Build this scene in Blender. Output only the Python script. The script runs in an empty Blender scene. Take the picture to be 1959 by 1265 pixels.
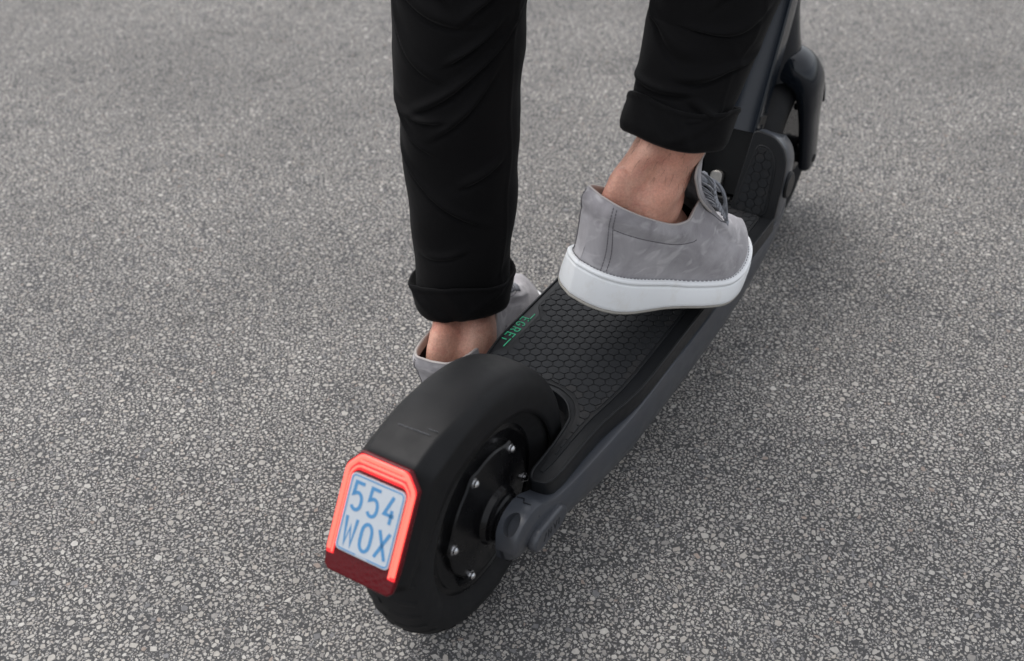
import bpy, bmesh, math, random
import numpy as np
from mathutils import Vector, Matrix
rad = math.radians
random.seed(7); rng = np.random.default_rng(7)
scene = bpy.context.scene
col = scene.collection

# ------------------------------------------------------------------ camera
YAW, PITCH, ROLL = rad(31.011), rad(36.283), rad(-0.7154)
CAM = Vector((-.5974, -.4157, .8548))
fwd = Vector((math.cos(YAW)*math.cos(PITCH), math.sin(YAW)*math.cos(PITCH), -math.sin(PITCH)))
rgt = Vector((math.sin(YAW), -math.cos(YAW), 0)); upv = rgt.cross(fwd)
c_, s_ = math.cos(ROLL), math.sin(ROLL)
rgt, upv = c_*rgt + s_*upv, -s_*rgt + c_*upv
cam_data = bpy.data.cameras.new('camera'); cam = bpy.data.objects.new('camera', cam_data)
col.objects.link(cam); scene.camera = cam
cam.matrix_world = Matrix((( rgt.x, upv.x, -fwd.x, CAM.x), (rgt.y, upv.y, -fwd.y, CAM.y), (rgt.z, upv.z, -fwd.z, CAM.z), (0, 0, 0, 1)))
cam_data.sensor_fit = 'HORIZONTAL'; cam_data.sensor_width = 36
cam_data.lens = 2088.2/1959*36
cam_data.clip_start = .02; cam_data.clip_end = 500
cam_data.dof.use_dof = True; cam_data.dof.focus_distance = 1.14; cam_data.dof.aperture_fstop = 5.0

# ------------------------------------------------------------------ sky and sun
SUN_EL, SUN_AZ = rad(66), rad(75)          # azimuth counter-clockwise from +X
world = bpy.data.worlds.new('World'); scene.world = world; world.use_nodes = True
wn = world.node_tree; wn.nodes.clear()
sky = wn.nodes.new('ShaderNodeTexSky'); sky.sky_type = 'NISHITA'; sky.sun_disc = False
sky.sun_elevation = SUN_EL; sky.sun_rotation = math.pi/2 - SUN_AZ
sky.air_density = 1.0; sky.dust_density = 4.0; sky.ozone_density = 1.0
hs = wn.nodes.new('ShaderNodeHueSaturation'); hs.inputs['Saturation'].default_value = .30
bg = wn.nodes.new('ShaderNodeBackground'); bg.inputs['Strength'].default_value = .15
wo = wn.nodes.new('ShaderNodeOutputWorld')
wn.links.new(sky.outputs[0], hs.inputs['Color']); wn.links.new(hs.outputs[0], bg.inputs[0]); wn.links.new(bg.outputs[0], wo.inputs[0])
sl = bpy.data.lights.new('sun', 'SUN'); sl.energy = .5; sl.angle = rad(165); sl.color = (1, .97, .93)
sun = bpy.data.objects.new('sun', sl); col.objects.link(sun)
sd = Vector((math.cos(SUN_AZ)*math.cos(SUN_EL), math.sin(SUN_AZ)*math.cos(SUN_EL), math.sin(SUN_EL)))
sun.rotation_euler = sd.to_track_quat('Z', 'Y').to_euler(); sun.location = sd*5
scene.view_settings.view_transform = 'Standard'; scene.view_settings.look = 'None'
scene.view_settings.gamma = 1; scene.view_settings.use_curve_mapping = False
scene.view_settings.exposure = 0.65

# ------------------------------------------------------------------ helpers
def tag(o, label=None, cat=None, kind=None, group=None):
    if label: o['label'] = label
    if cat: o['category'] = cat
    if kind: o['kind'] = kind
    if group: o['group'] = group
    return o
def empty(name, loc=(0, 0, 0)):
    o = bpy.data.objects.new(name, None); o.location = loc; o.empty_display_size = .05
    col.objects.link(o); return o
def add(name, me, mat, parent):
    o = bpy.data.objects.new(name, me); col.objects.link(o)
    if mat is not None and not me.materials: me.materials.append(mat)
    if parent is not None:
        o.parent = parent
        l = Vector((0, 0, 0)); q = parent
        while q is not None: l += q.location; q = q.parent
        o.location = -l
    return o
def mesh(name, V, F, mat, parent=None, smooth=True, sharp=40, bevel=0, seg=2):
    me = bpy.data.meshes.new(name); me.from_pydata([tuple(map(float, v)) for v in V], [], [tuple(f) for f in F])
    bm = bmesh.new(); bm.from_mesh(me); bmesh.ops.remove_doubles(bm, verts=bm.verts, dist=1e-6)
    bmesh.ops.recalc_face_normals(bm, faces=bm.faces); bm.to_mesh(me); bm.free()
    if smooth:
        me.polygons.foreach_set('use_smooth', [True]*len(me.polygons))
        if sharp < 180: me.set_sharp_from_angle(angle=rad(sharp))
    o = add(name, me, mat, parent)
    if bevel:
        b = o.modifiers.new('bevel', 'BEVEL'); b.width = bevel; b.segments = seg; b.limit_method = 'ANGLE'; b.angle_limit = rad(30); b.harden_normals = False
    return o
def gridfaces(n, m, cu=False, cv=False, off=0):
    F = []
    for i in range(n if cu else n-1):
        for j in range(m if cv else m-1):
            a, b = i, (i+1) % n; c, d = j, (j+1) % m
            F.append((off+a*m+c, off+b*m+c, off+b*m+d, off+a*m+d))
    return F
def loft(rings, cap0=True, cap1=True, off=0):
    """rings [n, m, 3], each ring closed"""
    R = np.asarray(rings, float); n, m = R.shape[:2]
    F = gridfaces(n, m, False, True, off)
    if cap0: F.append(tuple(off+k for k in range(m))[::-1])
    if cap1: F.append(tuple(off+(n-1)*m+k for k in range(m)))
    return R.reshape(-1, 3), F
class MB:
    def __init__(s): s.V = []; s.F = []
    def put(s, V, F):
        o = len(s.V); s.V += [tuple(v) for v in V]; s.F += [tuple(i+o for i in f) for f in F]; return s
    def build(s, name, mat, parent=None, **k): return mesh(name, s.V, s.F, mat, parent, **k)
def lathe(prof, n=48, center=(0, 0, 0), fr=None):
    """prof [(r, y)] around the Y axis through center"""
    t = np.linspace(0, 2*math.pi, n, endpoint=False)
    R = [[(center[0]+r*math.cos(a), center[1]+y, center[2]+r*math.sin(a)) for a in t] for r, y in prof]
    return loft(R, prof[0][0] > 1e-5, prof[-1][0] > 1e-5)
def frame(d):
    d = Vector(d).normalized(); a = Vector((0, 0, 1)) if abs(d.z) < .9 else Vector((1, 0, 0))
    x = d.cross(a).normalized(); return x, d.cross(x).normalized()
def tube(pts, r, n=8, caps=True, flat=1.0, nrm=None):
    pts = [Vector(p) for p in pts]; R = []
    x0 = None
    for i, p in enumerate(pts):
        d = (pts[min(i+1, len(pts)-1)]-pts[max(i-1, 0)]).normalized()
        if nrm is not None:
            y = Vector(nrm); y = (y-d*y.dot(d)).normalized(); x = y.cross(d)
        elif x0 is None: x, y = frame(d)
        else: x = (x0-d*x0.dot(d)).normalized(); y = d.cross(x)
        x0 = x; rr = r[i] if hasattr(r, '__len__') else r
        R.append([p+x*(rr*math.cos(a))+y*(rr*flat*math.sin(a)) for a in np.linspace(0, 2*math.pi, n, endpoint=False)])
    return loft(R, caps, caps)
def cyl(a, b, r, n=24): return tube([a, b], r, n)
def prism(poly, axis, lo, hi):
    """poly 2-D extruded along axis"""
    n = len(poly)
    def v(p, h):
        if axis == 'z': return (p[0], p[1], h)
        if axis == 'y': return (p[0], h, p[1])
        return (h, p[0], p[1])
    V = [v(p, lo) for p in poly]+[v(p, hi) for p in poly]
    F = [tuple(range(n))[::-1], tuple(range(n, 2*n))]+[(i, (i+1) % n, n+(i+1) % n, n+i) for i in range(n)]
    return V, F
def box(x0, x1, y0, y1, z0, z1): return prism([(x0, y0), (x1, y0), (x1, y1), (x0, y1)], 'z', z0, z1)
def cr(keys, t):
    """smooth interpolation of rows keys[:,1:] over keys[:,0]"""
    K = np.asarray(keys, float); x = K[:, 0]; t = np.clip(np.atleast_1d(t), x[0], x[-1])
    i = np.clip(np.searchsorted(x, t, side='right')-1, 0, len(x)-2)
    out = []
    for c in range(1, K.shape[1]):
        y = K[:, c]; h = np.diff(x); dl = np.diff(y)/h
        m = np.zeros(len(x)); m[0] = dl[0]; m[-1] = dl[-1]
        for k in range(1, len(x)-1):
            m[k] = 0 if dl[k-1]*dl[k] <= 0 else 2*dl[k-1]*dl[k]/(dl[k-1]+dl[k])
        hh = h[i]; s = (t-x[i])/hh
        out.append((2*s**3-3*s**2+1)*y[i]+(s**3-2*s**2+s)*hh*m[i]+(-2*s**3+3*s**2)*y[i+1]+(s**3-s**2)*hh*m[i+1])
    return np.stack(out, -1)
def spl(pts, n):
    """catmull-rom through 3-D points"""
    P = np.asarray(pts, float); P = np.vstack([2*P[0]-P[1], P, 2*P[-1]-P[-2]]); out = []
    m = len(P)-3
    for t in np.linspace(0, m, n):
        i = min(int(t), m-1); s = t-i; a, b, c, d = P[i:i+4]
        out.append(.5*((2*b)+(-a+c)*s+(2*a-5*b+4*c-d)*s*s+(-a+3*b-3*c+d)*s**3))
    return np.array(out)
def sstep(a, b, x):
    t = np.clip((x-a)/(b-a), 0, 1); return t*t*(3-2*t)

# ------------------------------------------------------------------ materials
def new_mat(name):
    m = bpy.data.materials.new(name); m.use_nodes = True; nt = m.node_tree
    return m, nt, nt.nodes['Principled BSDF']
def N(nt, kind, **k):
    n = nt.nodes.new(kind)
    for a, b in k.items():
        if a in n.inputs.keys(): n.inputs[a].default_value = b
        else: setattr(n, a, b)
    return n
def coords(nt, scale=(1, 1, 1)):
    t = N(nt, 'ShaderNodeTexCoord'); mp = N(nt, 'ShaderNodeMapping'); mp.inputs['Scale'].default_value = scale
    nt.links.new(t.outputs['Object'], mp.inputs['Vector']); return mp.outputs[0]
def plain(name, c, rough=.5, var=.15, nscale=60, bump=.05, bscale=900, metal=0, spec=.5, dust=0, dustcol=(.12, .105, .09), rvar=.12, sheen=0, coat=0):
    m, nt, b = new_mat(name); L = nt.links.new; v = coords(nt)
    n1 = N(nt, 'ShaderNodeTexNoise', Scale=nscale, Detail=5.0, Roughness=.65); L(v, n1.inputs['Vector'])
    mx = N(nt, 'ShaderNodeMix', data_type='RGBA'); L(n1.outputs[0], mx.inputs[0])
    mx.inputs[6].default_value = (*[max(0, k*(1-var)) for k in c], 1); mx.inputs[7].default_value = (*[min(1, k*(1+var)) for k in c], 1)
    out = mx.outputs[2]
    if dust:
        n3 = N(nt, 'ShaderNodeTexNoise', Scale=nscale*.55, Detail=8.0, Roughness=.72, Distortion=.6); L(v, n3.inputs['Vector'])
        rp = N(nt, 'ShaderNodeMapRange'); rp.inputs[1].default_value = .48; rp.inputs[2].default_value = .78; rp.inputs[4].default_value = dust; L(n3.outputs[0], rp.inputs[0])
        m2 = N(nt, 'ShaderNodeMix', data_type='RGBA'); L(rp.outputs[0], m2.inputs[0]); L(out, m2.inputs[6]); m2.inputs[7].default_value = (*dustcol, 1); out = m2.outputs[2]
    L(out, b.inputs['Base Color'])
    mr = N(nt, 'ShaderNodeMapRange'); mr.inputs[3].default_value = max(.03, rough-rvar); mr.inputs[4].default_value = min(1, rough+rvar)
    n4 = N(nt, 'ShaderNodeTexNoise', Scale=nscale*1.7, Detail=4.0); L(v, n4.inputs['Vector']); L(n4.outputs[0], mr.inputs[0]); L(mr.outputs[0], b.inputs['Roughness'])
    b.inputs['Metallic'].default_value = metal; b.inputs['Specular IOR Level'].default_value = spec
    b.inputs['Sheen Weight'].default_value = sheen; b.inputs['Sheen Roughness'].default_value = .5
    b.inputs['Coat Weight'].default_value = coat; b.inputs['Coat Roughness'].default_value = .15
    if bump:
        n2 = N(nt, 'ShaderNodeTexNoise', Scale=bscale, Detail=3.0); L(v, n2.inputs['Vector'])
        bp = N(nt, 'ShaderNodeBump', Strength=bump, Distance=.001); L(n2.outputs[0], bp.inputs['Height']); L(bp.outputs[0], b.inputs['Normal'])
    return m

M = {}
M['fender'] = plain('matte_black_plastic', (.0072, .0074, .0082), .52, .10, 40, .10, 1600, dust=.10, dustcol=(.030, .029, .028), spec=.26)
M['black'] = plain('black_plastic', (.0075, .0078, .0085), .36, .15, 60, .05, 900, dust=.03, dustcol=(.04, .038, .035), spec=.22)
M['hub'] = plain('gloss_black_hub', (.0040, .0040, .0046), .24, .15, 60, .03, 500, dust=.05, dustcol=(.03, .027, .025), spec=.30)
M['tyre'] = plain('tyre_rubber', (.0125, .0125, .0132), .72, .2, 50, .12, 700, dust=.20, dustcol=(.045, .042, .039), spec=.25)
M['rim_rubber'] = plain('deck_rim_plastic', (.0080, .0088, .0102), .36, .15, 60, .05, 900, dust=.06, dustcol=(.045, .04, .036), spec=.26)
M['mat'] = plain('deck_mat_rubber', (.0075, .0084, .0098), .62, .2, 45, .10, 1500, dust=.30, dustcol=(.038, .034, .032), spec=.3)
M['pad'] = plain('hex_pad_rubber', (.0115, .0128, .0150), .58, .25, 40, .10, 1600, dust=.60, dustcol=(.044, .038, .034), spec=.26)
M['frame'] = plain('anthracite_paint', (.042, .0475, .058), .34, .06, 30, .02, 1200, dust=.30, dustcol=(.080, .068, .060), spec=.5, coat=.15)
M['paint'] = plain('dark_blue_grey_paint', (.0085, .0115, .0165), .15, .05, 20, 0, 900, rvar=.02, spec=.45)
M['steel'] = plain('bolt_steel', (.62, .62, .63), .22, .1, 80, 0, 10, metal=1)
M['worn_metal'] = plain('worn_metal', (.40, .385, .36), .42, .3, 240, .1, 900, metal=.85)
M['green'] = plain('green_print', (.02, .30, .15), .5, .1, 80, .02, 900)
M['plate'] = plain('plate_film', (.52, .565, .61), .42, .04, 90, 0, 10)
M['plate_blue'] = plain('plate_ink', (.075, .26, .50), .45, .05, 90, 0, 10)
M['lace'] = plain('lace_cotton', (.29, .30, .325), .9, .2, 300, .5, 2500, spec=.2)
M['lining'] = plain('cream_leather', (.42, .39, .37), .6, .08, 80, .1, 800)
M['sock'] = plain('black_knit', (.008, .008, .009), .9, .2, 200, .4, 1800, spec=.2)
M['stitch'] = plain('grey_thread', (.13, .125, .135), .85, .2, 300, 0, 10, spec=.2)
M['outsole'] = plain('beige_outsole', (.34, .32, .285), .7, .2, 120, .1, 800)
M['jacket'] = plain('dark_jacket', (.02, .02, .023), .85, .2, 80, .2, 900, spec=.2)
M['grip'] = M['tyre']
M['hair'] = plain('dark_hair', (.09, .05, .032), .5, .2, 300, 0, 10)
M['scuff'] = plain('grey_scuff', (.16, .165, .175), .7, .3, 300, 0, 10)

def sole_mat():
    m, nt, b = new_mat('white_sole_rubber'); L = nt.links.new; v = coords(nt)
    n = N(nt, 'ShaderNodeTexNoise', Scale=38.0, Detail=7.0, Roughness=.7); L(v, n.inputs['Vector'])
    r = N(nt, 'ShaderNodeMapRange'); r.inputs[1].default_value = .52; r.inputs[2].default_value = .82; r.inputs[4].default_value = .5; L(n.outputs[0], r.inputs[0])
    mx = N(nt, 'ShaderNodeMix', data_type='RGBA'); L(r.outputs[0], mx.inputs[0])
    mx.inputs[6].default_value = (.88, .895, .90, 1); mx.inputs[7].default_value = (.66, .61, .53, 1); L(mx.outputs[2], b.inputs['Base Color'])
    b.inputs['Roughness'].default_value = .5; b.inputs['Specular IOR Level'].default_value = .4
    n2 = N(nt, 'ShaderNodeTexNoise', Scale=700.0, Detail=2.0); L(v, n2.inputs['Vector'])
    bp = N(nt, 'ShaderNodeBump', Strength=.05, Distance=.001); L(n2.outputs[0], bp.inputs['Height']); L(bp.outputs[0], b.inputs['Normal'])
    return m
M['sole'] = sole_mat()
def suede_mat():
    m, nt, b = new_mat('grey_nubuck'); L = nt.links.new; v = coords(nt)
    n = N(nt, 'ShaderNodeTexNoise', Scale=20.0, Detail=4.0, Roughness=.55, Distortion=.8); L(v, n.inputs['Vector'])
    v2 = coords(nt, (1, 1, 1.8))
    w = N(nt, 'ShaderNodeTexNoise', Scale=24.0, Detail=2.0, Roughness=.5, Distortion=1.8); L(v2, w.inputs['Vector'])
    c1 = N(nt, 'ShaderNodeMix', data_type='RGBA'); r1 = N(nt, 'ShaderNodeMapRange'); r1.inputs[1].default_value = .3; r1.inputs[2].default_value = .7; L(n.outputs[0], r1.inputs[0]); L(r1.outputs[0], c1.inputs[0])
    c1.inputs[6].default_value = (.255, .240, .252, 1); c1.inputs[7].default_value = (.430, .412, .425, 1)
    r2 = N(nt, 'ShaderNodeMapRange'); r2.inputs[1].default_value = .55; r2.inputs[2].default_value = .68; r2.inputs[4].default_value = .6; L(w.outputs[0], r2.inputs[0])
    c2 = N(nt, 'ShaderNodeMix', data_type='RGBA'); L(r2.outputs[0], c2.inputs[0]); L(c1.outputs[2], c2.inputs[6]); c2.inputs[7].default_value = (.56, .54, .545, 1)
    L(c2.outputs[2], b.inputs['Base Color'])
    b.inputs['Roughness'].default_value = .9; b.inputs['Specular IOR Level'].default_value = .2
    b.inputs['Sheen Weight'].default_value = .25; b.inputs['Sheen Roughness'].default_value = .5
    n2 = N(nt, 'ShaderNodeTexNoise', Scale=1500.0, Detail=3.0); L(v, n2.inputs['Vector'])
    n3 = N(nt, 'ShaderNodeTexNoise', Scale=75.0, Detail=4.0, Distortion=1.0); L(v, n3.inputs['Vector'])
    ad = N(nt, 'ShaderNodeMath', operation='MULTIPLY_ADD'); L(n3.outputs[0], ad.inputs[0]); ad.inputs[1].default_value = 3.0; L(n2.outputs[0], ad.inputs[2])
    bp = N(nt, 'ShaderNodeBump', Strength=.35, Distance=.0008); L(ad.outputs[0], bp.inputs['Height']); L(bp.outputs[0], b.inputs['Normal'])
    return m
M['suede'] = suede_mat()
def skin_mat():
    m, nt, b = new_mat('skin'); L = nt.links.new; v = coords(nt)
    n = N(nt, 'ShaderNodeTexNoise', Scale=22.0, Detail=5.0, Roughness=.6, Distortion=.5); L(v, n.inputs['Vector'])
    cr_ = N(nt, 'ShaderNodeValToRGB'); L(n.outputs[0], cr_.inputs[0])
    e = cr_.color_ramp.elements; e[0].position = .3; e[0].color = (.58, .27, .19, 1); e[1].position = .7; e[1].color = (.68, .40, .30, 1)
    f = N(nt, 'ShaderNodeTexNoise', Scale=420.0, Detail=4.0, Roughness=.7); L(v, f.inputs['Vector'])
    fr = N(nt, 'ShaderNodeMapRange'); fr.inputs[1].default_value = .3; fr.inputs[2].default_value = .7; fr.inputs[3].default_value = .80; fr.inputs[4].default_value = 1.10; L(f.outputs[0], fr.inputs[0])
    red = N(nt, 'ShaderNodeTexNoise', Scale=38.0, Detail=6.0, Roughness=.65, Distortion=1.2); L(v, red.inputs['Vector'])
    rr_ = N(nt, 'ShaderNodeMapRange'); rr_.inputs[1].default_value = .48; rr_.inputs[2].default_value = .72; rr_.inputs[4].default_value = .6; L(red.outputs[0], rr_.inputs[0])
    m1 = N(nt, 'ShaderNodeMix', data_type='RGBA'); L(rr_.outputs[0], m1.inputs[0]); L(cr_.outputs[0], m1.inputs[6]); m1.inputs[7].default_value = (.52, .20, .155, 1)
    g = N(nt, 'ShaderNodeVectorMath', operation='SCALE'); L(m1.outputs[2], g.inputs[0]); L(fr.outputs[0], g.inputs['Scale']); L(g.outputs[0], b.inputs['Base Color'])
    b.inputs['Roughness'].default_value = .52; b.inputs['Specular IOR Level'].default_value = .4
    b.inputs['Subsurface Weight'].default_value = .15; b.inputs['Subsurface Radius'].default_value = (.006, .003, .0015); b.inputs['Subsurface Scale'].default_value = .5
    vo = N(nt, 'ShaderNodeTexVoronoi', Scale=620.0); L(v, vo.inputs['Vector'])
    bp = N(nt, 'ShaderNodeBump', Strength=.5, Distance=.0006); L(vo.outputs[0], bp.inputs['Height']); L(bp.outputs[0], b.inputs['Normal'])
    return m
M['skin'] = skin_mat()
def cloth_mat():
    m, nt, b = new_mat('black_cotton_twill'); L = nt.links.new; v = coords(nt)
    n = N(nt, 'ShaderNodeTexNoise', Scale=30.0, Detail=6.0, Roughness=.7); L(v, n.inputs['Vector'])
    mx = N(nt, 'ShaderNodeMix', data_type='RGBA'); L(n.outputs[0], mx.inputs[0]); mx.inputs[6].default_value = (.0030, .0028, .0031, 1); mx.inputs[7].default_value = (.0048, .0046, .0050, 1)
    L(mx.outputs[2], b.inputs['Base Color']); b.inputs['Roughness'].default_value = .82; b.inputs['Specular IOR Level'].default_value = .13
    b.inputs['Sheen Weight'].default_value = .035; b.inputs['Sheen Roughness'].default_value = .4
    w = N(nt, 'ShaderNodeTexWave', Scale=420.0, Distortion=1.0); w.bands_direction = 'DIAGONAL'; L(v, w.inputs['Vector'])
    n2 = N(nt, 'ShaderNodeTexNoise', Scale=55.0, Detail=4.0); L(v, n2.inputs['Vector'])
    ad = N(nt, 'ShaderNodeMath', operation='MULTIPLY_ADD'); L(n2.outputs[0], ad.inputs[0]); ad.inputs[1].default_value = 5.0; L(w.outputs[0], ad.inputs[2])
    bp = N(nt, 'ShaderNodeBump', Strength=.25, Distance=.0006); L(ad.outputs[0], bp.inputs['Height']); L(bp.outputs[0], b.inputs['Normal'])
    return m
M['cloth'] = cloth_mat()
def lens_mat():
    m, nt, b = new_mat('dark_red_lens')
    b.inputs['Base Color'].default_value = (.10, .002, .006, 1); b.inputs['Roughness'].default_value = .10; b.inputs['Specular IOR Level'].default_value = .3
    v = coords(nt); n = N(nt, 'ShaderNodeTexVoronoi', Scale=260.0); nt.links.new(v, n.inputs['Vector'])
    bp = N(nt, 'ShaderNodeBump', Strength=.08, Distance=.001); nt.links.new(n.outputs[0], bp.inputs['Height']); nt.links.new(bp.outputs[0], b.inputs['Normal'])
    return m
M['lens'] = lens_mat()
def glow_mat(name, c, s):
    m, nt, b = new_mat(name); b.inputs['Base Color'].default_value = (.4, .02, .02, 1); b.inputs['Roughness'].default_value = .2
    b.inputs['Emission Color'].default_value = (*c, 1); b.inputs['Emission Strength'].default_value = s; return m
M['glow'] = glow_mat('lit_red_light_guide', (1, .014, .022), .72)
M['glow_core'] = glow_mat('lit_red_light_core', (1, .17, .12), 1.0)

def asphalt_mat():
    m, nt, b = new_mat('bitumen_binder'); L = nt.links.new; v = coords(nt)
    vo = N(nt, 'ShaderNodeTexVoronoi', Scale=470.0); L(v, vo.inputs['Vector'])
    ve = N(nt, 'ShaderNodeTexVoronoi', Scale=470.0, feature='DISTANCE_TO_EDGE'); L(v, ve.inputs['Vector'])
    sep = N(nt, 'ShaderNodeSeparateColor'); L(vo.outputs['Color'], sep.inputs[0])
    g = N(nt, 'ShaderNodeMath', operation='GREATER_THAN'); L(sep.outputs[0], g.inputs[0]); g.inputs[1].default_value = .50
    d = N(nt, 'ShaderNodeMapRange'); d.inputs[1].default_value = .10; d.inputs[2].default_value = .16; L(ve.outputs['Distance'], d.inputs[0])
    mu = N(nt, 'ShaderNodeMath', operation='MULTIPLY'); L(g.outputs[0], mu.inputs[0]); L(d.outputs[0], mu.inputs[1])
    sr = N(nt, 'ShaderNodeMapRange'); sr.inputs[3].default_value = .35; L(sep.outputs[1], sr.inputs[0])
    mv = N(nt, 'ShaderNodeMath', operation='MULTIPLY'); L(mu.outputs[0], mv.inputs[0]); L(sr.outputs[0], mv.inputs[1])
    big = N(nt, 'ShaderNodeTexNoise', Scale=3.0, Detail=5.0, Roughness=.6); L(v, big.inputs['Vector'])
    bm_ = N(nt, 'ShaderNodeMix', data_type='RGBA'); L(big.outputs[0], bm_.inputs[0]); bm_.inputs[6].default_value = (.042, .042, .044, 1); bm_.inputs[7].default_value = (.076, .075, .075, 1)
    mx = N(nt, 'ShaderNodeMix', data_type='RGBA'); L(mv.outputs[0], mx.inputs[0]); L(bm_.outputs[2], mx.inputs[6]); mx.inputs[7].default_value = (.33, .32, .31, 1)
    st1 = N(nt, 'ShaderNodeTexNoise', Scale=5.5, Detail=6.0, Roughness=.7, Distortion=.8); L(v, st1.inputs['Vector'])
    st2 = N(nt, 'ShaderNodeMapRange'); st2.inputs[1].default_value = .60; st2.inputs[2].default_value = .76; st2.inputs[3].default_value = 1.0; st2.inputs[4].default_value = .66; L(st1.outputs[0], st2.inputs[0])
    sx = N(nt, 'ShaderNodeVectorMath', operation='SCALE'); L(mx.outputs[2], sx.inputs[0]); L(st2.outputs[0], sx.inputs['Scale'])
    L(sx.outputs[0], b.inputs['Base Color']); b.inputs['Roughness'].default_value = .8; b.inputs['Specular IOR Level'].default_value = .35
    n2 = N(nt, 'ShaderNodeTexNoise', Scale=900.0, Detail=3.0); L(v, n2.inputs['Vector'])
    bp = N(nt, 'ShaderNodeBump', Strength=.5, Distance=.001); L(n2.outputs[0], bp.inputs['Height']); L(bp.outputs[0], b.inputs['Normal'])
    return m
def stone_mat():
    m, nt, b = new_mat('pale_aggregate'); L = nt.links.new; v = coords(nt)
    at = N(nt, 'ShaderNodeAttribute', attribute_name='stone'); at.attribute_type = 'GEOMETRY'
    n = N(nt, 'ShaderNodeTexNoise', Scale=330.0, Detail=4.0, Roughness=.7); L(v, n.inputs['Vector'])
    r = N(nt, 'ShaderNodeMapRange'); r.inputs[1].default_value = .3; r.inputs[2].default_value = .75; r.inputs[3].default_value = .78; r.inputs[4].default_value = 1.14; L(n.outputs[0], r.inputs[0])
    big = N(nt, 'ShaderNodeTexNoise', Scale=3.0, Detail=5.0, Roughness=.6); L(v, big.inputs['Vector'])
    r2 = N(nt, 'ShaderNodeMapRange'); r2.inputs[1].default_value = .3; r2.inputs[2].default_value = .62; r2.inputs[3].default_value = .72; r2.inputs[4].default_value = 1.03; L(big.outputs[0], r2.inputs[0])
    st1 = N(nt, 'ShaderNodeTexNoise', Scale=5.5, Detail=6.0, Roughness=.7, Distortion=.8); L(v, st1.inputs['Vector'])
    st2 = N(nt, 'ShaderNodeMapRange'); st2.inputs[1].default_value = .60; st2.inputs[2].default_value = .76; st2.inputs[3].default_value = 1.0; st2.inputs[4].default_value = .66; L(st1.outputs[0], st2.inputs[0])
    m0 = N(nt, 'ShaderNodeMath', operation='MULTIPLY'); L(r2.outputs[0], m0.inputs[0]); L(st2.outputs[0], m0.inputs[1])
    mm = N(nt, 'ShaderNodeMath', operation='MULTIPLY'); L(r.outputs[0], mm.inputs[0]); L(m0.outputs[0], mm.inputs[1])
    mx = N(nt, 'ShaderNodeVectorMath', operation='SCALE'); L(at.outputs['Color'], mx.inputs[0]); L(mm.outputs[0], mx.inputs['Scale'])
    L(mx.outputs[0], b.inputs['Base Color']); b.inputs['Roughness'].default_value = .72; b.inputs['Specular IOR Level'].default_value = .35
    n2 = N(nt, 'ShaderNodeTexNoise', Scale=1100.0, Detail=3.0); L(v, n2.inputs['Vector'])
    bp = N(nt, 'ShaderNodeBump', Strength=.35, Distance=.0006); L(n2.outputs[0], bp.inputs['Height']); L(bp.outputs[0], b.inputs['Normal'])
    return m
M['asphalt'] = asphalt_mat(); M['stone'] = stone_mat()

# ------------------------------------------------------------------ ground
NEAR = [(-.50, .30), (-.40, -.70), (.30, -.85), (2.40, -.45), (2.25, .6), (1.1, 2.25), (.6, 2.15)]   # stretch with modelled stones
def far_mat():
    # the same asphalt where the stones are too far away to tell apart
    m, nt, b = new_mat('asphalt_with_aggregate'); L = nt.links.new; v = coords(nt)
    def layer(scale, edge, keep):
        vo = N(nt, 'ShaderNodeTexVoronoi', Scale=scale); L(v, vo.inputs['Vector']); ve = N(nt, 'ShaderNodeTexVoronoi', Scale=scale, feature='DISTANCE_TO_EDGE'); L(v, ve.inputs['Vector'])
        sp = N(nt, 'ShaderNodeSeparateColor'); L(vo.outputs['Color'], sp.inputs[0])
        g_ = N(nt, 'ShaderNodeMath', operation='GREATER_THAN'); L(sp.outputs[0], g_.inputs[0]); g_.inputs[1].default_value = 1-keep
        d = N(nt, 'ShaderNodeMapRange'); d.inputs[1].default_value = edge; d.inputs[2].default_value = edge+.04; L(ve.outputs['Distance'], d.inputs[0])
        mu = N(nt, 'ShaderNodeMath', operation='MULTIPLY'); L(g_.outputs[0], mu.inputs[0]); L(d.outputs[0], mu.inputs[1])
        cl = N(nt, 'ShaderNodeMix', data_type='RGBA'); L(sp.outputs[1], cl.inputs[0]); cl.inputs[6].default_value = (.24, .23, .222, 1); cl.inputs[7].default_value = (.42, .41, .395, 1)
        return mu.outputs[0], cl.outputs[2]
    f1, c1 = layer(160.0, .05, .72); f2, c2 = layer(330.0, .07, .6)
    x1 = N(nt, 'ShaderNodeMix', data_type='RGBA'); L(f2, x1.inputs[0]); x1.inputs[6].default_value = (.066, .066, .067, 1); L(c2, x1.inputs[7])
    x2 = N(nt, 'ShaderNodeMix', data_type='RGBA'); L(f1, x2.inputs[0]); L(x1.outputs[2], x2.inputs[6]); L(c1, x2.inputs[7])
    big = N(nt, 'ShaderNodeTexNoise', Scale=3.0, Detail=5.0, Roughness=.6); L(v, big.inputs['Vector'])
    r2 = N(nt, 'ShaderNodeMapRange'); r2.inputs[1].default_value = .3; r2.inputs[2].default_value = .62; r2.inputs[3].default_value = .60; r2.inputs[4].default_value = .84; L(big.outputs[0], r2.inputs[0])
    sc = N(nt, 'ShaderNodeVectorMath', operation='SCALE'); L(x2.outputs[2], sc.inputs[0]); L(r2.outputs[0], sc.inputs['Scale'])
    L(sc.outputs[0], b.inputs['Base Color']); b.inputs['Roughness'].default_value = .78; b.inputs['Specular IOR Level'].default_value = .35
    bp = N(nt, 'ShaderNodeBump', Strength=.4, Distance=.001); L(f1, bp.inputs['Height']); L(bp.outputs[0], b.inputs['Normal'])
    return m
nn_ = len(NEAR); gc = (1.0, .6)
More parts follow.
